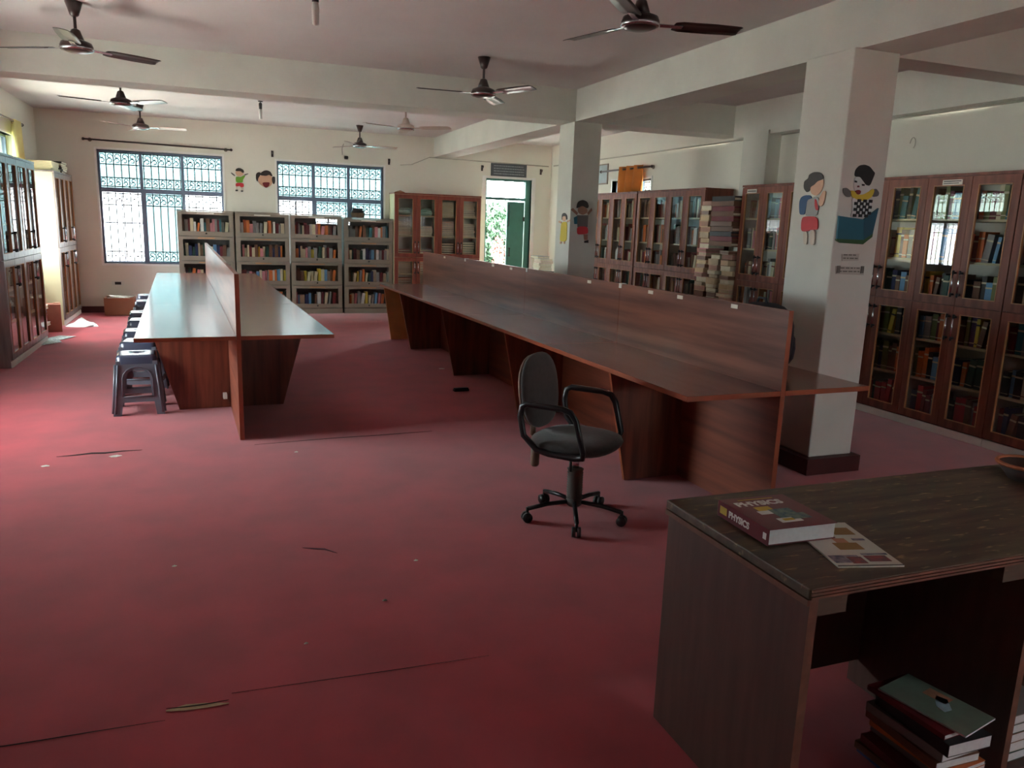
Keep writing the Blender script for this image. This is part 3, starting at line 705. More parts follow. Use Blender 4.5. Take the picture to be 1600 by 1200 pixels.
t = thing('magazine', 'white magazine half under the maroon textbook on the desk', 'magazine', (1.445, 1.405, .7505), math.radians(-14.5))
W_, L_ = .178, .29; m_mag = mat('magazine_white', (206, 212, 200), .4, var=.05)
MB().box(0, W_, 0, L_, 0, .0045).build('cover', m_mag, t)
m_och = mat('ochre_print', (150, 118, 58), .5, var=.1); m_skn = mat('skin_print', (190, 140, 112), .6, var=.1, scale=30); m_blu = mat('blue_print', (70, 84, 110), .5, scale=50, rgb2=(150, 150, 160)); m_rd = mat('red_print', (160, 60, 60), .5, scale=50, rgb2=(90, 60, 70))
for k, (a, b_, c, d, m) in enumerate(((.06, .13, .10, .145, m_och), (.075, .11, .145, .175, m_skn), (.10, .16, .20, .25, m_och), (.005, .085, .02, .065, m_blu), (.05, .09, .015, .055, m_rd), (.10, .16, .025, .06, m_rd), (.10, .172, .065, .075, m_blu), (.13, .165, .16, .172, m_blu), (.0, .178, .0, .004, m_black))):
    MB().box(a, b_, c, d, .0045, .0048 + k * .00008).build('printed_picture', m, t)
# loose stack under the desk
ml = [('blue', BM['navy blue']), ('orange', BM['orange']), ('dark brown', BM['brown']), ('grey', BM['grey']), ('maroon', BM['maroon']), ('green', BM['dark green']), ('black', BM['black']), ('white', m_mag)]
z = .002; seq = [('blue', .022, 0), ('dark brown', .018, .04), ('maroon', .02, -.05), ('grey', .024, .02), ('orange', .012, .06), ('dark brown', .02, -.03), ('grey', .022, .05), ('black', .03, -.02), ('maroon', .012, .06)]
dd = dict(ml)
for k, (c, h, a) in enumerate(seq):
    h *= 1.25
    o = MB().box(-.08, .08, -.13, .13, 0, .0015).box(-.079, .0785, -.129, .129, .0015, h - .0015, 1).box(-.08, .08, -.13, .13, h - .0015, h).box(-.081, -.079, -.13, .13, 0, h).build('magazine', [dd[c], m_pw], None, (1.915 + R.uniform(-.014, .014) - (.03 if k < 3 else 0), 1.46 + R.uniform(-.015, .015), z), (0, 0, a + .0))
    tag(o, f'{c} covered magazine, {"lowest" if k == 0 else ORD[k]+" from bottom"} of the pile under the desk', 'magazine', 'magazines piled under the near desk'); z += h + .0006
t = thing('magazine', 'green magazine with a white bird picture, topmost under the desk', 'magazine', (1.93, 1.455, z), math.radians(12))
m_gm = mat('sage_cover', (128, 150, 132), .4, var=.12, scale=12)
MB().box(-.078, .082, -.13, .13, 0, .005, [1, 0, 1, 1, 1, 1]).build('cover', [m_gm, m_pw], t)
MB().plate([[(-.02, .0), (.01, -.005), (.05, .03), (.045, .06), (.02, .05), (-.01, .03)]], .0004, 0, Matrix.Translation((0, -.04, .0054)) @ Matrix.Rotation(-PI / 2, 4, 'X')).build('printed_picture', mat('pale_blue_print', (170, 196, 206), .5, var=.1, scale=40), t)
MB().box(.02, .065, -.02, .05, .005, .0054).build('printed_picture', m_skn, t)
for k in range(5):
    c = ['green', 'white', 'dark brown', 'green', 'grey'][k]
    o = MB().box(-.1, .1, -.13, .13, 0, .002).box(-.099, .099, -.129, .129, .002, .028, 1).box(-.1, .1, -.13, .13, .028, .03).build('magazine', [dd[c], m_pw], None, (2.24 + R.uniform(-.01, .01), 1.50, .049 + k * .031), (0, 0, R.uniform(-.06, .06)))
    tag(o, f'{c} magazine, {"lowest" if k == 0 else ORD[k]+" from bottom"} of the pile right of the desk divider', 'magazine', 'magazines right of the desk divider')
m_cane = mat('orange_cane', (176, 96, 56), .6, var=.2, scale=30)
t = thing('cane_bowl', 'round orange cane bowl at the right end of the near desk', 'bowl', (2.66, 1.80, .7505))
MB().lathe([(.055, 0), (.095, .055), (.088, .055), (.05, .008)], 24).build('bowl_body', mat('dark_cane', (60, 44, 40), .8, var=.2), t)
MB().tube([(.094 * math.cos(a), .094 * math.sin(a), .057) for a in [2 * PI * i / 24 for i in range(24)]], .007, 6, 0, True).build('rim', m_cane, t)

# ---------------------------------------------------------------- ceiling fans and lamps
m_fbr = mat('dark_brown_enamel', (52, 34, 32), .3, var=.06); m_fwh = mat('cream_enamel', (176, 156, 146), .35, var=.03); m_ring = mat('nickel_ring', (190, 190, 194), .25, .9, var=.02)
def fan(label, x, y, a0, body, blade):
    t = thing('ceiling_fan', label, 'fan', (x, y, 0), math.radians(a0), 'ceiling fans')
    MB().lathe([(.018, 2.93), (.03, 2.94), (.058, ZC - .002)], 16).build('canopy', body, t)
    MB().lathe([(.011, 2.80), (.011, 2.935)], 10).build('downrod', body, t)
    MB().lathe([(.028, 2.765), (.055, 2.77), (.030, 2.84), (.012, 2.85)], 16).build('lower_canopy', body, t)
    MB().lathe([(.02, 2.685), (.07, 2.69), (.105, 2.705), (.11, 2.73), (.10, 2.755), (.05, 2.775)], 24).build('motor', body, t)
    MB().lathe([(.104, 2.700), (.113, 2.708), (.113, 2.716), (.104, 2.722)], 24).build('trim_ring', m_ring, t)
    for k in range(3):
        M = Matrix.Rotation(k * 2 * PI / 3, 4, 'Z')
        Mt = M @ Matrix.Translation((0, 0, 2.725)) @ Matrix.Rotation(math.radians(-11), 4, 'X')
        xs = [(.20, .048), (.24, .062), (.42, .066), (.585, .058), (.60, .05)]
        vs = []
        for x_, h in xs:
            for y_, z_ in ((-h, -.004), (-h * .3, .002), (h * .5, .003), (h, -.002)): vs.append((x_, y_, z_ + .0)); 
        nv = len(vs); vs += [(a, b_, c - .003) for a, b_, c in vs]; fs = []
        for i in range(len(xs) - 1):
            for j in range(3):
                q = i * 4 + j; fs.append((q, q + 1, q + 5, q + 4)); fs.append((q + nv, q + 4 + nv, q + 5 + nv, q + 1 + nv))
        for i in range(len(xs) - 1):
            for j in (0, 3):
                q = i * 4 + j; fs.append((q, q + 4, q + 4 + nv, q + nv))
        for i in (0, len(xs) - 1):
            for j in range(3): q = i * 4 + j; fs.append((q, q + 1, q + 1 + nv, q + nv))
        bl = MB().add(vs, fs, 0, True, Mt).build('blade', blade, t)
        MB().box(.09, .25, -.018, .018, -.008, -.004, 0, Mt).build('blade_bracket', m_ring if body is m_fbr else body, bl)
fan('dark brown ceiling fan at the top left, nearest on that side', -.86, 6.72, 30, m_fbr, m_fbr)
fan('dark brown ceiling fan just in front of the cross beam', 2.33, 6.98, 176, m_fbr, m_fbr)
fan('large dark brown ceiling fan cut by the top edge', 2.33, 4.19, 108, m_fbr, m_fbr)
fan('brown ceiling fan just behind the cross beam on the left', -.86, 9.75, 78, m_fbr, m_fbr)
fan('brown and cream ceiling fan farthest left, above window', -.86, 12.3, -14, m_fbr, m_fwh)
fan('brown and cream ceiling fan farthest back, above the second window', 2.24, 12.8, 2, m_fbr, m_fwh)
fan('cream ceiling fan behind the cross beam, near the middle', 2.33, 10.02, -159, m_fwh, m_fwh)
m_bulb = mat('frosted_bulb', (226, 226, 220), .3, var=.01)
for x, y, z, lb in ((.62, 5.0, 2.68, 'unlit lamp hanging from the ceiling at the top edge'), (.65, 11.0, 2.80, 'unlit lamp hanging behind the cross beam, between fans')):
    t = thing('ceiling_lamp', lb, 'lamp', (x, y, 0), 0, 'unlit ceiling lamps')
    MB().lathe([(.03, ZC - .012), (.03, ZC - .002)], 12).cyl((0, 0, z + .2), (0, 0, ZC - .01), .004, 6).build('ceiling_rose', m_black, t)
    MB().lathe([(.02, z + .13), (.022, z + .2), (.012, z + .21)], 12).build('lamp_holder', m_black, t)
    MB().lathe([(.008, z), (.02, z + .01), (.022, z + .1), (.017, z + .13)], 14).build('bulb', m_bulb, t)

# ---------------------------------------------------------------- cut-out wall pictures
DC = {'hair': (44, 36, 34), 'skin': (206, 164, 136), 'blue': (28, 72, 116), 'grey': (150, 148, 148), 'red': (186, 40, 50), 'pale': (206, 192, 176), 'black': (24, 22, 24), 'white': (206, 208, 206),
      'dgrey': (96, 94, 92), 'yellow': (206, 186, 60), 'dred': (112, 22, 30), 'teal': (30, 98, 116), 'teal2': (24, 84, 102), 'green': (48, 84, 40), 'lime': (110, 160, 48), 'tan': (150, 110, 92), 'paper': (182, 178, 168)}
DECALS = {
 'boy_b': (0, 3.69, [
  ('hair', 'hair', [(4.281, 1.893), (4.28, 1.923), (4.244, 1.94), (4.242, 1.963), (4.201, 1.978), (4.153, 1.976), (4.113, 1.957), (4.104, 1.931), (4.154, 1.918), (4.178, 1.897), (4.213, 1.883), (4.22, 1.857), (4.247, 1.85), (4.275, 1.874)]),
  ('face', 'skin', [(4.213, 1.883), (4.178, 1.897), (4.154, 1.918), (4.1, 1.929), (4.1, 1.887), (4.108, 1.858), (4.136, 1.833), (4.161, 1.826), (4.195, 1.838), (4.212, 1.857)]),
  ('backpack', 'blue', [(4.293, 1.718), (4.306, 1.787), (4.292, 1.821), (4.255, 1.832), (4.205, 1.831), (4.185, 1.808), (4.228, 1.801), (4.236, 1.748), (4.241, 1.706), (4.28, 1.705)]),
  ('shirt', 'grey', [(4.231, 1.748), (4.228, 1.801), (4.186, 1.811), (4.166, 1.822), (4.127, 1.814), (4.114, 1.762), (4.12, 1.732), (4.123, 1.699), (4.228, 1.695), (4.234, 1.718)]),
  ('arm', 'skin', [(4.123, 1.806), (4.104, 1.836), (4.092, 1.857), (4.065, 1.853), (4.072, 1.798), (4.082, 1.762), (4.113, 1.758)]),
  ('necktie', 'red', [(4.16, 1.807), (4.144, 1.803), (4.124, 1.762), (4.115, 1.736), (4.136, 1.732), (4.153, 1.762)]),
  ('shorts', 'red', [(4.25, 1.695), (4.119, 1.695), (4.101, 1.613), (4.138, 1.608), (4.176, 1.608), (4.185, 1.598), (4.255, 1.596), (4.262, 1.664)]),
  ('leg', 'pale', [(4.235, 1.597), (4.196, 1.597), (4.187, 1.543), (4.188, 1.512), (4.216, 1.511)]),
  ('leg', 'pale', [(4.17, 1.607), (4.127, 1.609), (4.119, 1.545), (4.119, 1.511), (4.155, 1.509)]),
 ]),
 'clown': (1, 3.96, [
  ('hair', 'black', [(3.793, 1.945), (3.794, 1.984), (3.822, 2.014), (3.864, 2.022), (3.909, 2.012), (3.942, 1.985), (3.958, 1.975), (3.945, 1.938), (3.928, 1.895), (3.89, 1.892), (3.866, 1.92), (3.843, 1.944)]),
  ('face', 'white', [(3.791, 1.937), (3.833, 1.947), (3.866, 1.92), (3.894, 1.896), (3.928, 1.894), (3.933, 1.865), (3.897, 1.845), (3.861, 1.833), (3.826, 1.842), (3.797, 1.873)]),
  ('arm', 'dgrey', [(3.712, 1.869), (3.74, 1.874), (3.776, 1.854), (3.782, 1.818), (3.749, 1.817), (3.716, 1.844)]),
  ('arm', 'dgrey', [(3.948, 1.862), (3.979, 1.882), (4.011, 1.854), (4.002, 1.832), (3.959, 1.826)]),
  ('body', 'white', [(3.791, 1.819), (3.837, 1.803), (3.886, 1.797), (3.951, 1.822), (3.96, 1.727), (3.903, 1.688), (3.796, 1.695), (3.809, 1.736)]),
  ('collar', 'yellow', [(3.771, 1.857), (3.799, 1.859), (3.831, 1.835), (3.879, 1.837), (3.933, 1.865), (3.95, 1.877), (3.967, 1.867), (3.953, 1.829), (3.922, 1.81), (3.886, 1.797), (3.837, 1.803), (3.791, 1.819)]),
  ('mouth', 'dred', [(3.81, 1.859), (3.836, 1.866), (3.857, 1.858), (3.852, 1.839), (3.831, 1.835), (3.816, 1.844)]),
  ('nose', 'dred', [(3.823, 1.89), (3.836, 1.891), (3.839, 1.881), (3.824, 1.88)]),
  ('eye', 'black', [(3.796, 1.92), (3.813, 1.918), (3.814, 1.908), (3.799, 1.909)]),
  ('eye', 'black', [(3.857, 1.902), (3.877, 1.901), (3.877, 1.891), (3.861, 1.891)]),
  ('box_front', 'teal', [(3.7, 1.699), (3.904, 1.684), (3.924, 1.555), (3.703, 1.553)]),
  ('box_side', 'teal2', [(3.904, 1.684), (4.014, 1.759), (3.991, 1.598), (3.924, 1.555)]),
  ('box_base', 'green', [(3.698, 1.557), (3.92, 1.555), (3.991, 1.598), (3.99, 1.576), (3.919, 1.527), (3.735, 1.532), (3.699, 1.546)]),
 ]),
 'notA': (1, 3.96, [
  ('paper', 'paper', [(3.767, 1.461), (3.907, 1.467), (3.908, 1.423), (3.773, 1.418)]),
 ]),
 'notB': (1, 3.96, [
  ('paper', 'paper', [(3.728, 1.386), (3.962, 1.381), (3.966, 1.33), (3.736, 1.335)]),
 ]),
 'boy_g': (1, 13.75, [
  ('hair', 'hair', [(0.392, 2.278), (0.406, 2.317), (0.447, 2.333), (0.481, 2.328), (0.521, 2.306), (0.53, 2.265), (0.499, 2.257), (0.479, 2.283)]),
  ('face', 'skin', [(0.392, 2.278), (0.479, 2.283), (0.499, 2.257), (0.526, 2.258), (0.504, 2.222), (0.47, 2.203), (0.429, 2.201), (0.403, 2.224)]),
  ('shirt', 'lime', [(0.395, 2.192), (0.436, 2.195), (0.476, 2.19), (0.525, 2.223), (0.548, 2.218), (0.523, 2.175), (0.505, 2.146), (0.504, 2.104), (0.395, 2.099)]),
  ('shorts', 'red', [(0.392, 2.095), (0.514, 2.101), (0.518, 2.036), (0.471, 2.026), (0.451, 2.05), (0.431, 2.042), (0.39, 2.036)]),
  ('arm', 'dgrey', [(0.324, 2.254), (0.337, 2.255), (0.389, 2.216), (0.382, 2.195), (0.33, 2.234)]),
  ('arm', 'dgrey', [(0.525, 2.237), (0.587, 2.255), (0.593, 2.245), (0.541, 2.217)]),
  ('leg', 'pale', [(0.397, 2.037), (0.42, 2.041), (0.415, 1.982), (0.395, 1.981)]),
  ('leg', 'pale', [(0.471, 2.026), (0.512, 2.032), (0.503, 1.979), (0.472, 1.978)]),
  ('shoe', 'black', [(0.385, 1.987), (0.425, 1.989), (0.421, 1.965), (0.384, 1.963)]),
  ('shoe', 'dgrey', [(0.466, 1.981), (0.506, 1.983), (0.502, 1.958), (0.468, 1.956)]),
 ]),
 'girl_f': (1, 13.75, [
  ('face', 'skin', [(0.749, 2.215), (0.784, 2.234), (0.867, 2.228), (0.916, 2.251), (0.964, 2.219), (0.968, 2.142), (0.946, 2.084), (0.896, 2.047), (0.827, 2.05), (0.766, 2.09), (0.74, 2.144)]),
  ('hair', 'hair', [(0.771, 2.251), (0.8, 2.287), (0.842, 2.314), (0.89, 2.32), (0.938, 2.302), (0.961, 2.261), (0.971, 2.226), (0.943, 2.232), (0.916, 2.251), (0.867, 2.228), (0.784, 2.234)]),
  ('hair_bun', 'hair', [(0.709, 2.247), (0.731, 2.276), (0.765, 2.285), (0.789, 2.266), (0.771, 2.23), (0.745, 2.186), (0.733, 2.13), (0.716, 2.143), (0.706, 2.184)]),
  ('hair_bun', 'hair', [(0.964, 2.226), (1.005, 2.225), (1.026, 2.194), (1.01, 2.144), (0.995, 2.104), (0.971, 2.107), (0.955, 2.169)]),
  ('mouth', 'dred', [(0.802, 2.123), (0.927, 2.133), (0.911, 2.076), (0.882, 2.043), (0.848, 2.041), (0.821, 2.071)]),
 ]),
 'girl_y': (0, 3.74, [
  ('hair', 'hair', [(8.26, 1.653), (8.256, 1.719), (8.182, 1.732), (8.115, 1.701), (8.104, 1.654), (8.138, 1.654), (8.154, 1.695), (8.235, 1.689), (8.237, 1.653)]),
  ('face', 'skin', [(8.235, 1.689), (8.154, 1.695), (8.138, 1.654), (8.188, 1.633), (8.237, 1.653)]),
  ('dress', 'yellow', [(8.264, 1.611), (8.208, 1.63), (8.107, 1.631), (8.099, 1.513), (8.096, 1.413), (8.286, 1.407), (8.268, 1.51)]),
  ('arm', 'skin', [(8.327, 1.641), (8.252, 1.629), (8.264, 1.611), (8.34, 1.623)]),
  ('arm', 'skin', [(8.108, 1.642), (8.039, 1.654), (8.023, 1.643), (8.1, 1.625)]),
  ('leg', 'skin', [(8.271, 1.407), (8.233, 1.408), (8.239, 1.384), (8.277, 1.383)]),
  ('leg', 'skin', [(8.174, 1.41), (8.139, 1.411), (8.142, 1.387), (8.177, 1.386)]),
 ]),
 'boy_d': (1, 8.02, [
  ('face', 'tan', [(3.816, 1.785), (3.873, 1.813), (3.935, 1.781), (3.937, 1.737), (3.879, 1.709), (3.823, 1.733)]),
  ('hair', 'hair', [(3.796, 1.784), (3.812, 1.854), (3.87, 1.878), (3.93, 1.859), (3.953, 1.808), (3.935, 1.781), (3.873, 1.813), (3.816, 1.785)]),
  ('arm', 'tan', [(3.729, 1.764), (3.757, 1.783), (3.819, 1.733), (3.81, 1.706)]),
  ('arm', 'tan', [(3.937, 1.737), (3.984, 1.792), (3.996, 1.766), (3.949, 1.711)]),
  ('shirt', 'dgrey', [(3.81, 1.706), (3.949, 1.711), (3.947, 1.579), (3.824, 1.576)]),
  ('backpack', 'teal', [(3.773, 1.679), (3.811, 1.698), (3.816, 1.61), (3.782, 1.609)]),
  ('shorts', 'red', [(3.817, 1.584), (3.946, 1.588), (3.961, 1.509), (3.892, 1.498), (3.822, 1.496)]),
  ('leg', 'tan', [(3.902, 1.499), (3.951, 1.5), (3.955, 1.438), (3.915, 1.437)]),
  ('shoe', 'black', [(3.916, 1.428), (3.965, 1.438), (3.967, 1.406), (3.917, 1.405)]),
 ]),
}

def rounded(P, it=2):
    for _ in range(it):
        Q = []
        for a, b_ in zip(P, P[1:] + P[:1]):
            Q += [(a[0] * .8 + b_[0] * .2, a[1] * .8 + b_[1] * .2), (a[0] * .2 + b_[0] * .8, a[1] * .2 + b_[1] * .8)]
        P = Q
    return P
def decal(key, name, label, cat, group=None):
    ax, v, L = DECALS[key]
    us = [p[0] for _, _, P in L for p in P]; zs = [p[1] for _, _, P in L for p in P]; uc, zc = sum(us) / len(us), min(zs)
    t = thing(name, label, cat, (uc, v - .002, zc) if ax == 1 else (v - .002, uc, zc), 0, group)
    for k, (pn, c, P) in enumerate(L):
        th = .004 + k * .0008
        q = [(u - uc, z - zc) for u, z in (P if len(P) < 5 or 'box' in pn or pn == 'paper' else rounded(P))]
        if ax == 1: M = Matrix.Translation((0, -th, 0))
        else: M = Matrix.Translation((-th, 0, 0)) @ Matrix.Rotation(PI / 2, 4, 'Z') @ Matrix.Scale(-1, 4, (0, 1, 0))
        o = MB().plate([q], th, 0, M).build(pn, mat('cutout_' + c, DC[c], .5, var=.05), t)
    return t, uc, zc
decal('boy_b', 'child_cutout', 'painted child with blue backpack and red shorts on the near pillar', 'wall picture')
t, uc, zc = decal('clown', 'clown_cutout', 'painted clown springing from a teal box on the near pillar', 'wall picture')
b = MB()
for i in range(6):
    for j in range(6):
        if (i + j) % 2 == 0 and not (j < 1 and i > 4):
            u = 3.812 + i * .0235; z = 1.697 + j * .0185
            b.box(u - uc, u - uc + .0235, -.0155, -.0075, z - zc, z - zc + .0185)
b.build('check_pattern', MC['cutout_black'], t)
decal('boy_g', 'child_cutout', 'painted child in green shirt and red shorts between back windows', 'wall picture')
decal('girl_f', 'face_cutout', 'painted laughing child face with black hair buns beside second window', 'wall picture')
decal('girl_y', 'child_cutout', 'painted child in a yellow dress on the far pillar', 'wall picture')
decal('boy_d', 'child_cutout', 'painted child with raised arms and red shorts on the far pillar', 'wall picture')
def textlines(b, x0, x1, y, z0, z1, n, mi=1):
    for k in range(n):
        z = z1 - (k + .5) * (z1 - z0) / n; x = x0
        while x < x1 - .01:
            w_ = min(R.uniform(.012, .045), x1 - x); b.box(x, x + w_, y - .0004, y, z - (z1 - z0) / n * .18, z + (z1 - z0) / n * .18, mi); x += w_ + .008
m_faint = mat('faded_print', (110, 106, 100), .7, var=.1)
t, uc, zc = decal('notA', 'paper_notice', 'small faded paper notice, upper one below the clown', 'notice')
b = MB(); textlines(b, -.06, .06, -.0042, .008, .05, 2, 0); b.build('print', m_faint, t)
t, uc, zc = decal('notB', 'paper_notice', 'wider faded paper notice, lower one below the clown', 'notice')
b = MB(); textlines(b, -.085, .085, -.0042, .012, .055, 2, 0); b.build('print', m_faint, t)
for s_ in (-1, 1): MB().box(s_ * .098 - .012, s_ * .098 + .012, -.009, -.0042, .012, .058).build('tape', m_faint, t)
# ---------------------------------------------------------------- back wall fittings
t = thing('blackboard', 'small dark notice board with faint white lines above the door', 'board', (4.77, YB, 2.44))
b = MB().box(0, .69, -.02, -.001, 0, .225); b.build('board', mat('slate_board', (74, 80, 88), .6, var=.15, scale=12), t)
b = MB(); textlines(b, .05, .64, -.0205, .02, .205, 4, 0); b.build('chalk_writing', mat('chalk', (150, 156, 162), .8, var=.05), t)
t = thing('poster', 'pale blue framed chart on the right wall, left of curtain rod', 'poster', (XR, 11.45, 2.27))
MB().box(-.015, -.001, 0, .62, 0, .32).build('frame', m_steel, t)
MB().box(-.018, -.0155, .02, .6, .02, .30).build('sheet', mat('pale_blue_sheet', (168, 186, 190), .5, var=.1, scale=6), t)
def curtain_rod(label, a, b_, off, r=.013):
    a, b_ = Vector(a), Vector(b_); d = (b_ - a).normalized(); off = Vector(off)
    t = thing('curtain_rod', label, 'curtain rod', a)
    MB().cyl((0, 0, 0), b_ - a, r, 10).build('rod', m_fbr, t)
    L = (b_ - a).length
    for f in (.08, L - .08):
        q = d * f; MB().cyl(q, q + off, .008, 8).cyl(q + off * .85, q + off, .03, 10).build('bracket', m_steel, t)
    for q in (Vector((0, 0, 0)), b_ - a): MB().ell(q, (.022, .022, .022), 10, 6).build('finial', m_fbr, t)
    return t
curtain_rod('dark curtain rod above the left back window', (-1.755, YB - .08, 2.63), (.34, YB - .08, 2.60), (0, .078, 0))
curtain_rod('curtain rod above the left wall window, at the left edge', (XL + .08, 10.5, 2.655), (XL + .08, 12.45, 2.66), (-.078, 0, 0))
curtain_rod('curtain rod carrying the orange curtain on the right wall', (XR - .08, 9.98, 2.46), (XR - .08, 11.55, 2.46), (.078, 0, 0))
def hook(x, z, lb):
    t = thing('curtain_bracket', lb, 'bracket', (x, YB, z), 0, 'empty curtain brackets on the back wall')
    MB().box(-.018, .018, -.008, -.001, -.05, .05).build('back_plate', m_fbr, t)
    MB().tube([(0, -.006, .01), (0, -.06, .0), (.0, -.08, .02), (0, -.08, .04)], .007, 6).build('hook', m_fbr, t)
hook(.975, 2.585, 'empty bracket just left above the second back window')
hook(2.905, 2.575, 'empty bracket just right above the second back window')
hook(4.60, 2.565, 'empty bracket on the wall left of the notice board')
hook(5.75, 2.56, 'empty bracket on the wall right of the notice board')
def curtain(label, x, y0, y1, z0, z1, m, n, amp):
    t = thing('curtain', label, 'curtain', (x, (y0 + y1) / 2, z0)); N = n * 10; vs = []; fs = []
    for j, z in enumerate((0, (z1 - z0) * .5, z1 - z0)):
        for i in range(N + 1):
            u = i / N; vs.append((amp * math.sin(u * n * 2 * PI) * (1 + .2 * (1 - j)), (u - .5) * (y1 - y0) * (1 - .06 * (j == 0)), z))
    for j in range(2):
        for i in range(N): q = j * (N + 1) + i; fs.append((q, q + 1, q + N + 2, q + N + 1))
    o = MB().add(vs, fs, 0, True).build('cloth', m, t); o.modifiers.new('thick', 'SOLIDIFY').thickness = .004
    b = MB()
    for k in range(n): b.tube([(.0 + .0 * a, (k + .5) / n * (y1 - y0) - (y1 - y0) / 2 + .004, z1 - z0 - .03) if 0 else (.024 * math.cos(a), (k + .5) / n * (y1 - y0) - (y1 - y0) / 2, z1 - z0 - .035 + .024 * math.sin(a)) for a in [2 * PI * i / 10 for i in range(10)]], .004, 4, 0, True)
    b.build('eyelets', m_steel, t)
curtain('orange curtain bunched on the right wall rod', XR - .08, 10.24, 10.92, 2.11, 2.50, mat('orange_cloth', (196, 116, 44), .8, var=.1, scale=5), 3, .05)
curtain('pale yellow curtain on the left wall window', XL + .08, 11.92, 12.3, 2.08, 2.68, mat('pale_yellow_cloth', (222, 214, 150), .85, var=.05), 4, .04)
# conduits
m_pvc = mat('pvc_conduit', (176, 172, 160), .5, var=.04)
t = tag(MB().cyl((XR - .015, 4.35, 2.655), (XR - .015, 7.35, 2.655), .008, 6).cyl((XR - .015, 7.81, 2.66), (XR - .015, 13.6, 2.67), .011, 6).build('cable_conduit', m_pvc), 'thin cable conduit along the top of the right wall', 'conduit')
t = tag(MB().cyl((3.62, YB - .012, 2.69), (5.9, YB - .012, 2.665), .009, 6).cyl((3.62, YB - .012, 2.69), (3.3, YB - .012, 2.55), .006, 6).cyl((3.3, YB - .012, 2.55), (3.1, YB - .012, 2.53), .005, 6).build('cable_conduit', m_pvc), 'thin cable conduit on the back wall above the door', 'conduit')
t = thing('security_camera', 'small dark dome camera between fan and second window', 'camera', (2.17, YB, 2.62))
MB().lathe([(.03, 0), (.035, .02), (.03, .05)], 14, 0, Matrix.Translation((0, -.03, .0)) @ Matrix.Rotation(PI, 4, 'X')).build('dome', m_black, t)
MB().box(-.03, .03, -.06, -.001, 0, .012).build('mount', m_white, t)
MB().tube([(-.06, -.01, .02), (-.065, -.01, .12), (-.04, -.01, .2)], .004, 5).build('cable', m_black, t)
t = thing('wall_socket', 'white switch board low on the wall beneath left back window', 'socket', (-1.42, YB, .43))
MB().box(-.09, .09, -.012, -.001, 0, .07).build('plate', m_white, t); MB().box(-.045, .045, -.016, -.0125, .012, .055).build('switches', m_black, t)
t = thing('tied_wire', 'small loop of wire on the right wall near the pillar', 'wire', (XR, 5.55, 2.42))
MB().tube([(-.012, .03 * math.cos(a), .05 * math.sin(a)) for a in [i * .6 for i in range(8)]], .004, 5).build('loop', m_pvc, t)

# ---------------------------------------------------------------- things on and around the furniture
t = thing('cardboard_box', 'brown box heaped with white papers below left back window', 'box', (-1.38, 13.48, 0))
m_crd = mat('brown_cardboard', (150, 104, 78), .8, var=.08, scale=4)
MB().box(-.21, .21, -.16, -.15, .002, .27).box(-.21, .21, .15, .16, .002, .27).box(-.21, -.20, -.15, .15, .002, .27).box(.20, .21, -.15, .15, .002, .27).box(-.2, .2, -.15, .15, .002, .012).build('box_body', m_crd, t)
pm = MB()
for k in range(9): 
    pm.box(-.09, .09, -.06, .06, 0, .004, 0, Matrix.Translation((R.uniform(-.1, .1), R.uniform(-.07, .07), .255 + k * .004)) @ Euler((R.uniform(-.12, .12), R.uniform(-.12, .12), R.uniform(0, 3))).to_matrix().to_4x4())
o = pm.build('loose_papers', m_paper, t); o['kind'] = 'stuff'
papers(9, '{c} paper pile, {p}, on floor beside the left edge cabinet', 'paper', 'papers on floor by the left cabinets', (-2.11, 11.15), (.24, .3), .001, .045, mb_('white', 'white', 'grey', 'cream', 'sky blue'), .02, name='paper_pile')
t = thing('cardboard_carton', 'tall reddish brown carton on floor between the left cabinets', 'box', (-2.0, 11.62, 0), .15)
MB().box(-.10, .10, -.11, .11, .002, .36).build('box_body', mat('red_brown_card', (130, 70, 52), .8, var=.1), t)
MB().box(-.101, -.02, -.12, -.06, .34, .365).box(.02, .101, .03, .12, .33, .37).build('flap', m_crd, t)
def crumple(name, label, loc, r, cat, m, seed, peak=1):
    Q = random.Random(seed); vs = []; fs = []; n = 14; k = 5
    for j in range(k + 1):
        f = 1 - j / k
        for i in range(n):
            a = 2 * PI * i / n; q = f * (1 + Q.uniform(-.2, .2)) if j < k else .02
            vs.append((r[0] * q * math.cos(a), r[1] * q * math.sin(a), .002 + r[2] * (1 - f) ** peak * Q.uniform(.75, 1.1)))
    for j in range(k):
        for i in range(n): fs.append((j * n + i, j * n + (i + 1) % n, (j + 1) * n + (i + 1) % n, (j + 1) * n + i))
    fs.append(tuple(k * n + i for i in range(n))); fs.append(tuple(range(n))[::-1])
    o = MB().add(vs, fs, 0, False).build(name, m, None, loc); return tag(o, label, cat)
crumple('white_cloth', 'crumpled white cloth on the carpet before the corner cabinet', (-1.73, 12.1, 0), (.20, .13, .12), 'cloth', mat('white_cloth', (230, 232, 228), .9, var=.03), 3)
for k, (x, y, a) in enumerate(((-1.90, 10.72, .3), (-1.82, 10.95, -.4), (-1.95, 10.5, .9))):
    o = MB().box(-.11, .11, -.15, .15, 0, .003).box(-.10, .04, -.08, .12, .003, .005, 0).build('newspaper', mat('newsprint', (196, 204, 200), .9, scale=40, rgb2=(120, 136, 136)), None, (x, y, .001 + k * .0065), (0, 0, a)); tag(o, ['lowest newspaper sheet spread beside the left edge cabinet', 'middle newspaper sheet spread beside the left edge cabinet', 'top newspaper sheet spread beside the left edge cabinet'][k], 'newspaper', 'newspapers on the carpet at left')
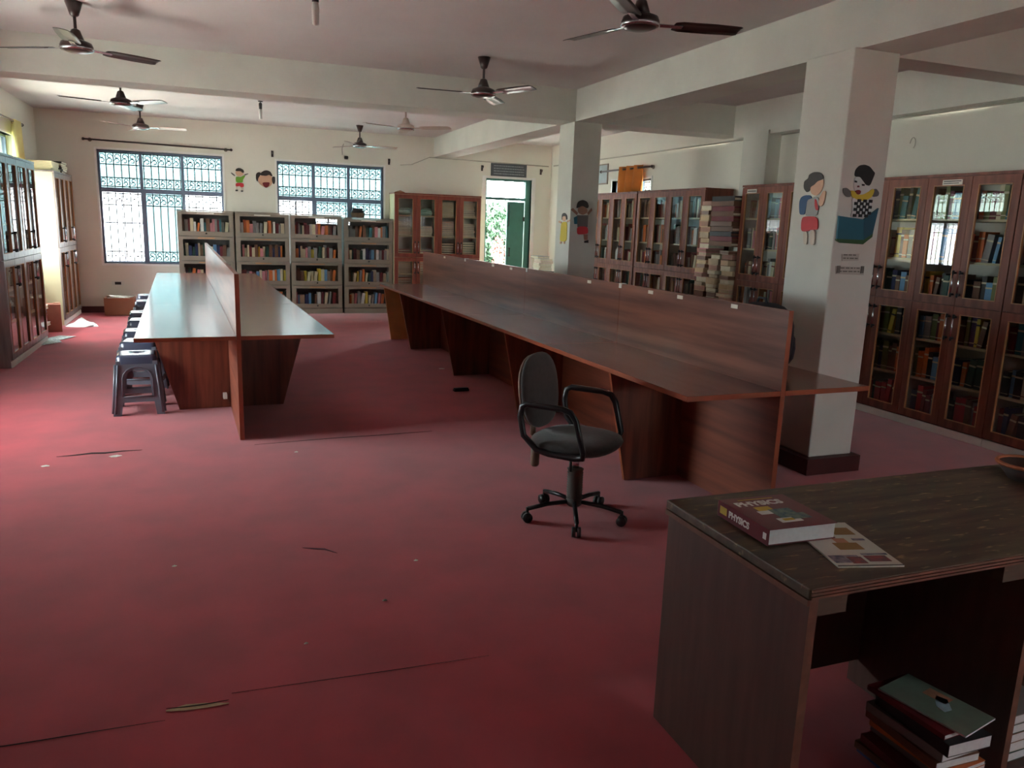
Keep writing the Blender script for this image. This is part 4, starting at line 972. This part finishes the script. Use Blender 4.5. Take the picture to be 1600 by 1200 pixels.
# bundles on the corner cabinet
for k in range(4):
    o = MB().box(-.2, .2, -.28, .28, 0, .03, 0).build('cream_folder', m_cream, None, (-2.17, 12.52, 2.0835 + k * .031), (0, 0, R.uniform(-.05, .05)))
    tag(o, f'cream folder on corner cabinet, {["lowest","second","third","topmost"][k]} of its pile', 'folder', 'cream folders on the corner cabinet')
for k in range(6):
    m = [CB['brown'], CB['grey'], CB['black'], CB['brown'], CB['cream'], CB['black']][k]
    o = MB().box(-.17, .17, -.22, .22, 0, .026, 0).box(-.165, .172, -.215, .215, .005, .021, 1).build('brown_file', [m[1], m_pages], None, (-2.14 + R.uniform(-.02, .02), 13.18 + R.uniform(-.03, .03), 2.0835 + k * .0268), (0, 0, R.uniform(-.06, .06)))
    tag(o, f'{m[0]} file, {["lowest","second","third","fourth","fifth","topmost"][k]} of dark pile on corner cabinet', 'file', 'dark files on the corner cabinet')
# basket on rightmost bookcase, parcel on cherry cabinet
t = thing('wicker_basket', 'small wicker basket holding dark things on the rightmost bookcase', 'basket', (2.33, 13.54, 1.6095))
b = MB()
for k in range(6): b.tube([((.10 + k * .003) * math.cos(a), (.06 + k * .003) * math.sin(a), .008 + k * .013) for a in [2 * PI * i / 16 for i in range(16)]], .0075, 5, 0, True)
b.lathe([(.06, .001), (.06, .008)], 14).build('basket_body', mat('wicker', (120, 96, 78), .8, var=.2, scale=30), t)
MB().ell((-.01, 0, .10), (.105, .07, .03), 14, 8, 0, .6).box(-.11, .02, -.05, .04, .115, .15, 0, Matrix.Rotation(.12, 4, 'Y')).ell((.05, 0, .14), (.04, .04, .02), 14, 8).build('contents', m_black, t)
o = crumple('small_parcel', 'small brown wrapped parcel on top of the cherry cabinet', (3.05, 13.52, 2.053), (.10, .08, .04), 'parcel', m_crd, 8, .6)
# white table behind the screen
t = thing('white_table', 'white topped table against the far right corner', 'table', (4.78, 11.9, 0))
MB().box(0, .75, 0, .9, .78, .81).build('tabletop', m_white, t)
for x in (.03, .68):
    for y in (.03, .83): MB().box(x, x + .04, y, y + .04, .002, .779).build('leg', m_steel, t)
papers(7, '{c} register, {p} on the white table', 'register', 'registers on the white table', (5.25, 12.35), (.24, .3), .8105, .04, mb_('white', 'grey', 'cream', 'pink', 'white'), .03, name='register')
o = MB().box(-.15, .15, -.1, .1, 0, .012, 0, Euler((0, 0, .5)).to_matrix().to_4x4()).box(-.12, .12, -.1, .1, .013, .024, 1, Euler((0, 0, -.3)).to_matrix().to_4x4()).build('open_register', [m_paper, BM['black']], None, (5.22, 12.03, .8105)); tag(o, 'loose papers lying in front of registers on the white table', 'papers')
# backpack on the right half of long table
t = thing('backpack', 'black backpack standing on the table behind the near screen', 'bag', (3.09, 3.82, .7505))
m_bag = mat('black_nylon', (24, 26, 34), .7, var=.15, scale=12, bump=.2)
MB().ell((0, 0, .21), (.15, .19, .21), 18, 12, 0, .7).build('bag_body', m_bag, t)
MB().ell((.1, 0, .15), (.09, .14, .12), 14, 8, 0, .7).build('front_pocket', m_bag, t)
MB().tube([(-.02, -.05, .40), (-.02, -.03, .445), (-.02, .03, .445), (-.02, .05, .40)], .008, 6).build('grab_handle', m_bag, t)
MB().tube([(-.1, -.1, .36), (-.05, -.2, .3), (-.02, -.215, .15), (0, -.18, .03)], .014, 6, 0, False, .4).build('strap', m_bag, t)

# ---------------------------------------------------------------- marks and litter on the carpet
m_gap = mat('dark_gap', (34, 14, 16), .95, var=.1); m_under = mat('beige_underlay', (168, 140, 106), .9, var=.15, scale=20)
def slit(label, pts, w0, m, z=.0015):
    n = len(pts); L = []; Rr = []
    for i, (x, y) in enumerate(pts):
        f = math.sin(PI * (i + .15) / (n - .7)) if n > 2 else 1; f = max(f, .08) * w0 * R.uniform(.8, 1.15)
        L.append((x, y - f)); Rr.append((x, y + f * .3))
    cx, cy = sum(p[0] for p in pts) / n, sum(p[1] for p in pts) / n
    P = [(a - cx, b_ - cy) for a, b_ in L + Rr[::-1]]
    o = MB().plate([P], .0012, 0, Matrix.Rotation(PI / 2, 4, 'X') @ Matrix.Scale(1, 4)).build('carpet_tear', m, None, (cx, cy, z)); return tag(o, label, 'carpet tear')
slit('dark open slit in the red carpet, left of the left table', [(-1.0, 5.58), (-.9, 5.575), (-.8, 5.555), (-.72, 5.57), (-.62, 5.548), (-.5, 5.545)], .024, m_gap)
slit('long thin dark seam in the carpet right of the left table', [(.22, 5.60), (.5, 5.58), (.8, 5.56), (1.1, 5.56), (1.35, 5.545), (1.52, 5.54)], .008, m_gap)
slit('thin carpet seam running to the bottom left corner', [(-1.0, 2.40), (-.8, 2.43), (-.6, 2.44), (-.4, 2.445), (-.2, 2.452)], .003, m_gap)
slit('faint thin seam crossing the near carpet toward the desk', [(-.0, 2.46), (.3, 2.475), (.6, 2.49), (.9, 2.50)], .0016, m_gap)
slit('beige torn patch in the seam of the near carpet', [(-.2, 2.445), (-.14, 2.452), (-.08, 2.458), (-.01, 2.462)], .028, m_under, .0018)
slit('dark upper lip of the beige torn patch in the near carpet', [(-.2, 2.458), (-.14, 2.468), (-.08, 2.472), (-.01, 2.470)], .004, m_gap, .0032)
for k, (x, y, s_, lb) in enumerate(((-.65, 5.47, .035, 'white paper scrap beside the dark carpet slit'), (-1.03, 5.35, .025, 'white paper scrap farthest left on the carpet'), (2.30, 8.1, .03, 'white scrap under the long right table'), (.84, 3.35, .010, 'tiny pale crumb on the carpet near the chair'), (.62, 3.0, .010, 'tiny white crumb in the middle of near carpet'), (.27, 2.75, .008, 'tiny crumb nearest the bottom edge'), (.48, 5.28, .012, 'tiny crumb in front of the left table screen'), (-.22, 3.6, .010, 'tiny crumb left of the dark smudge'))):
    crumple('paper_scrap', lb, (x, y, 0), (s_, s_ * .7, .006), 'scrap', m_paper, 20 + k)
t = thing('duster', 'black board duster lying on carpet left of long table', 'duster', (2.17, 6.95, 0.001), .1)
MB().box(-.075, .075, -.025, .025, 0, .018).build('felt_pad', m_black, t, bevel=.003); MB().box(-.07, .07, -.02, .02, .0182, .032).build('grip', mat('dark_slate_plastic', (40, 44, 56), .4), t, bevel=.004)
o = slit('grey smudge on the near carpet, left of centre', [(.35, 3.55), (.40, 3.58), (.45, 3.60), (.50, 3.66)], .014, mat('grey_smudge', (96, 44, 58), .95, var=.1)); o['category'] = 'stain'; o.name = 'stain'
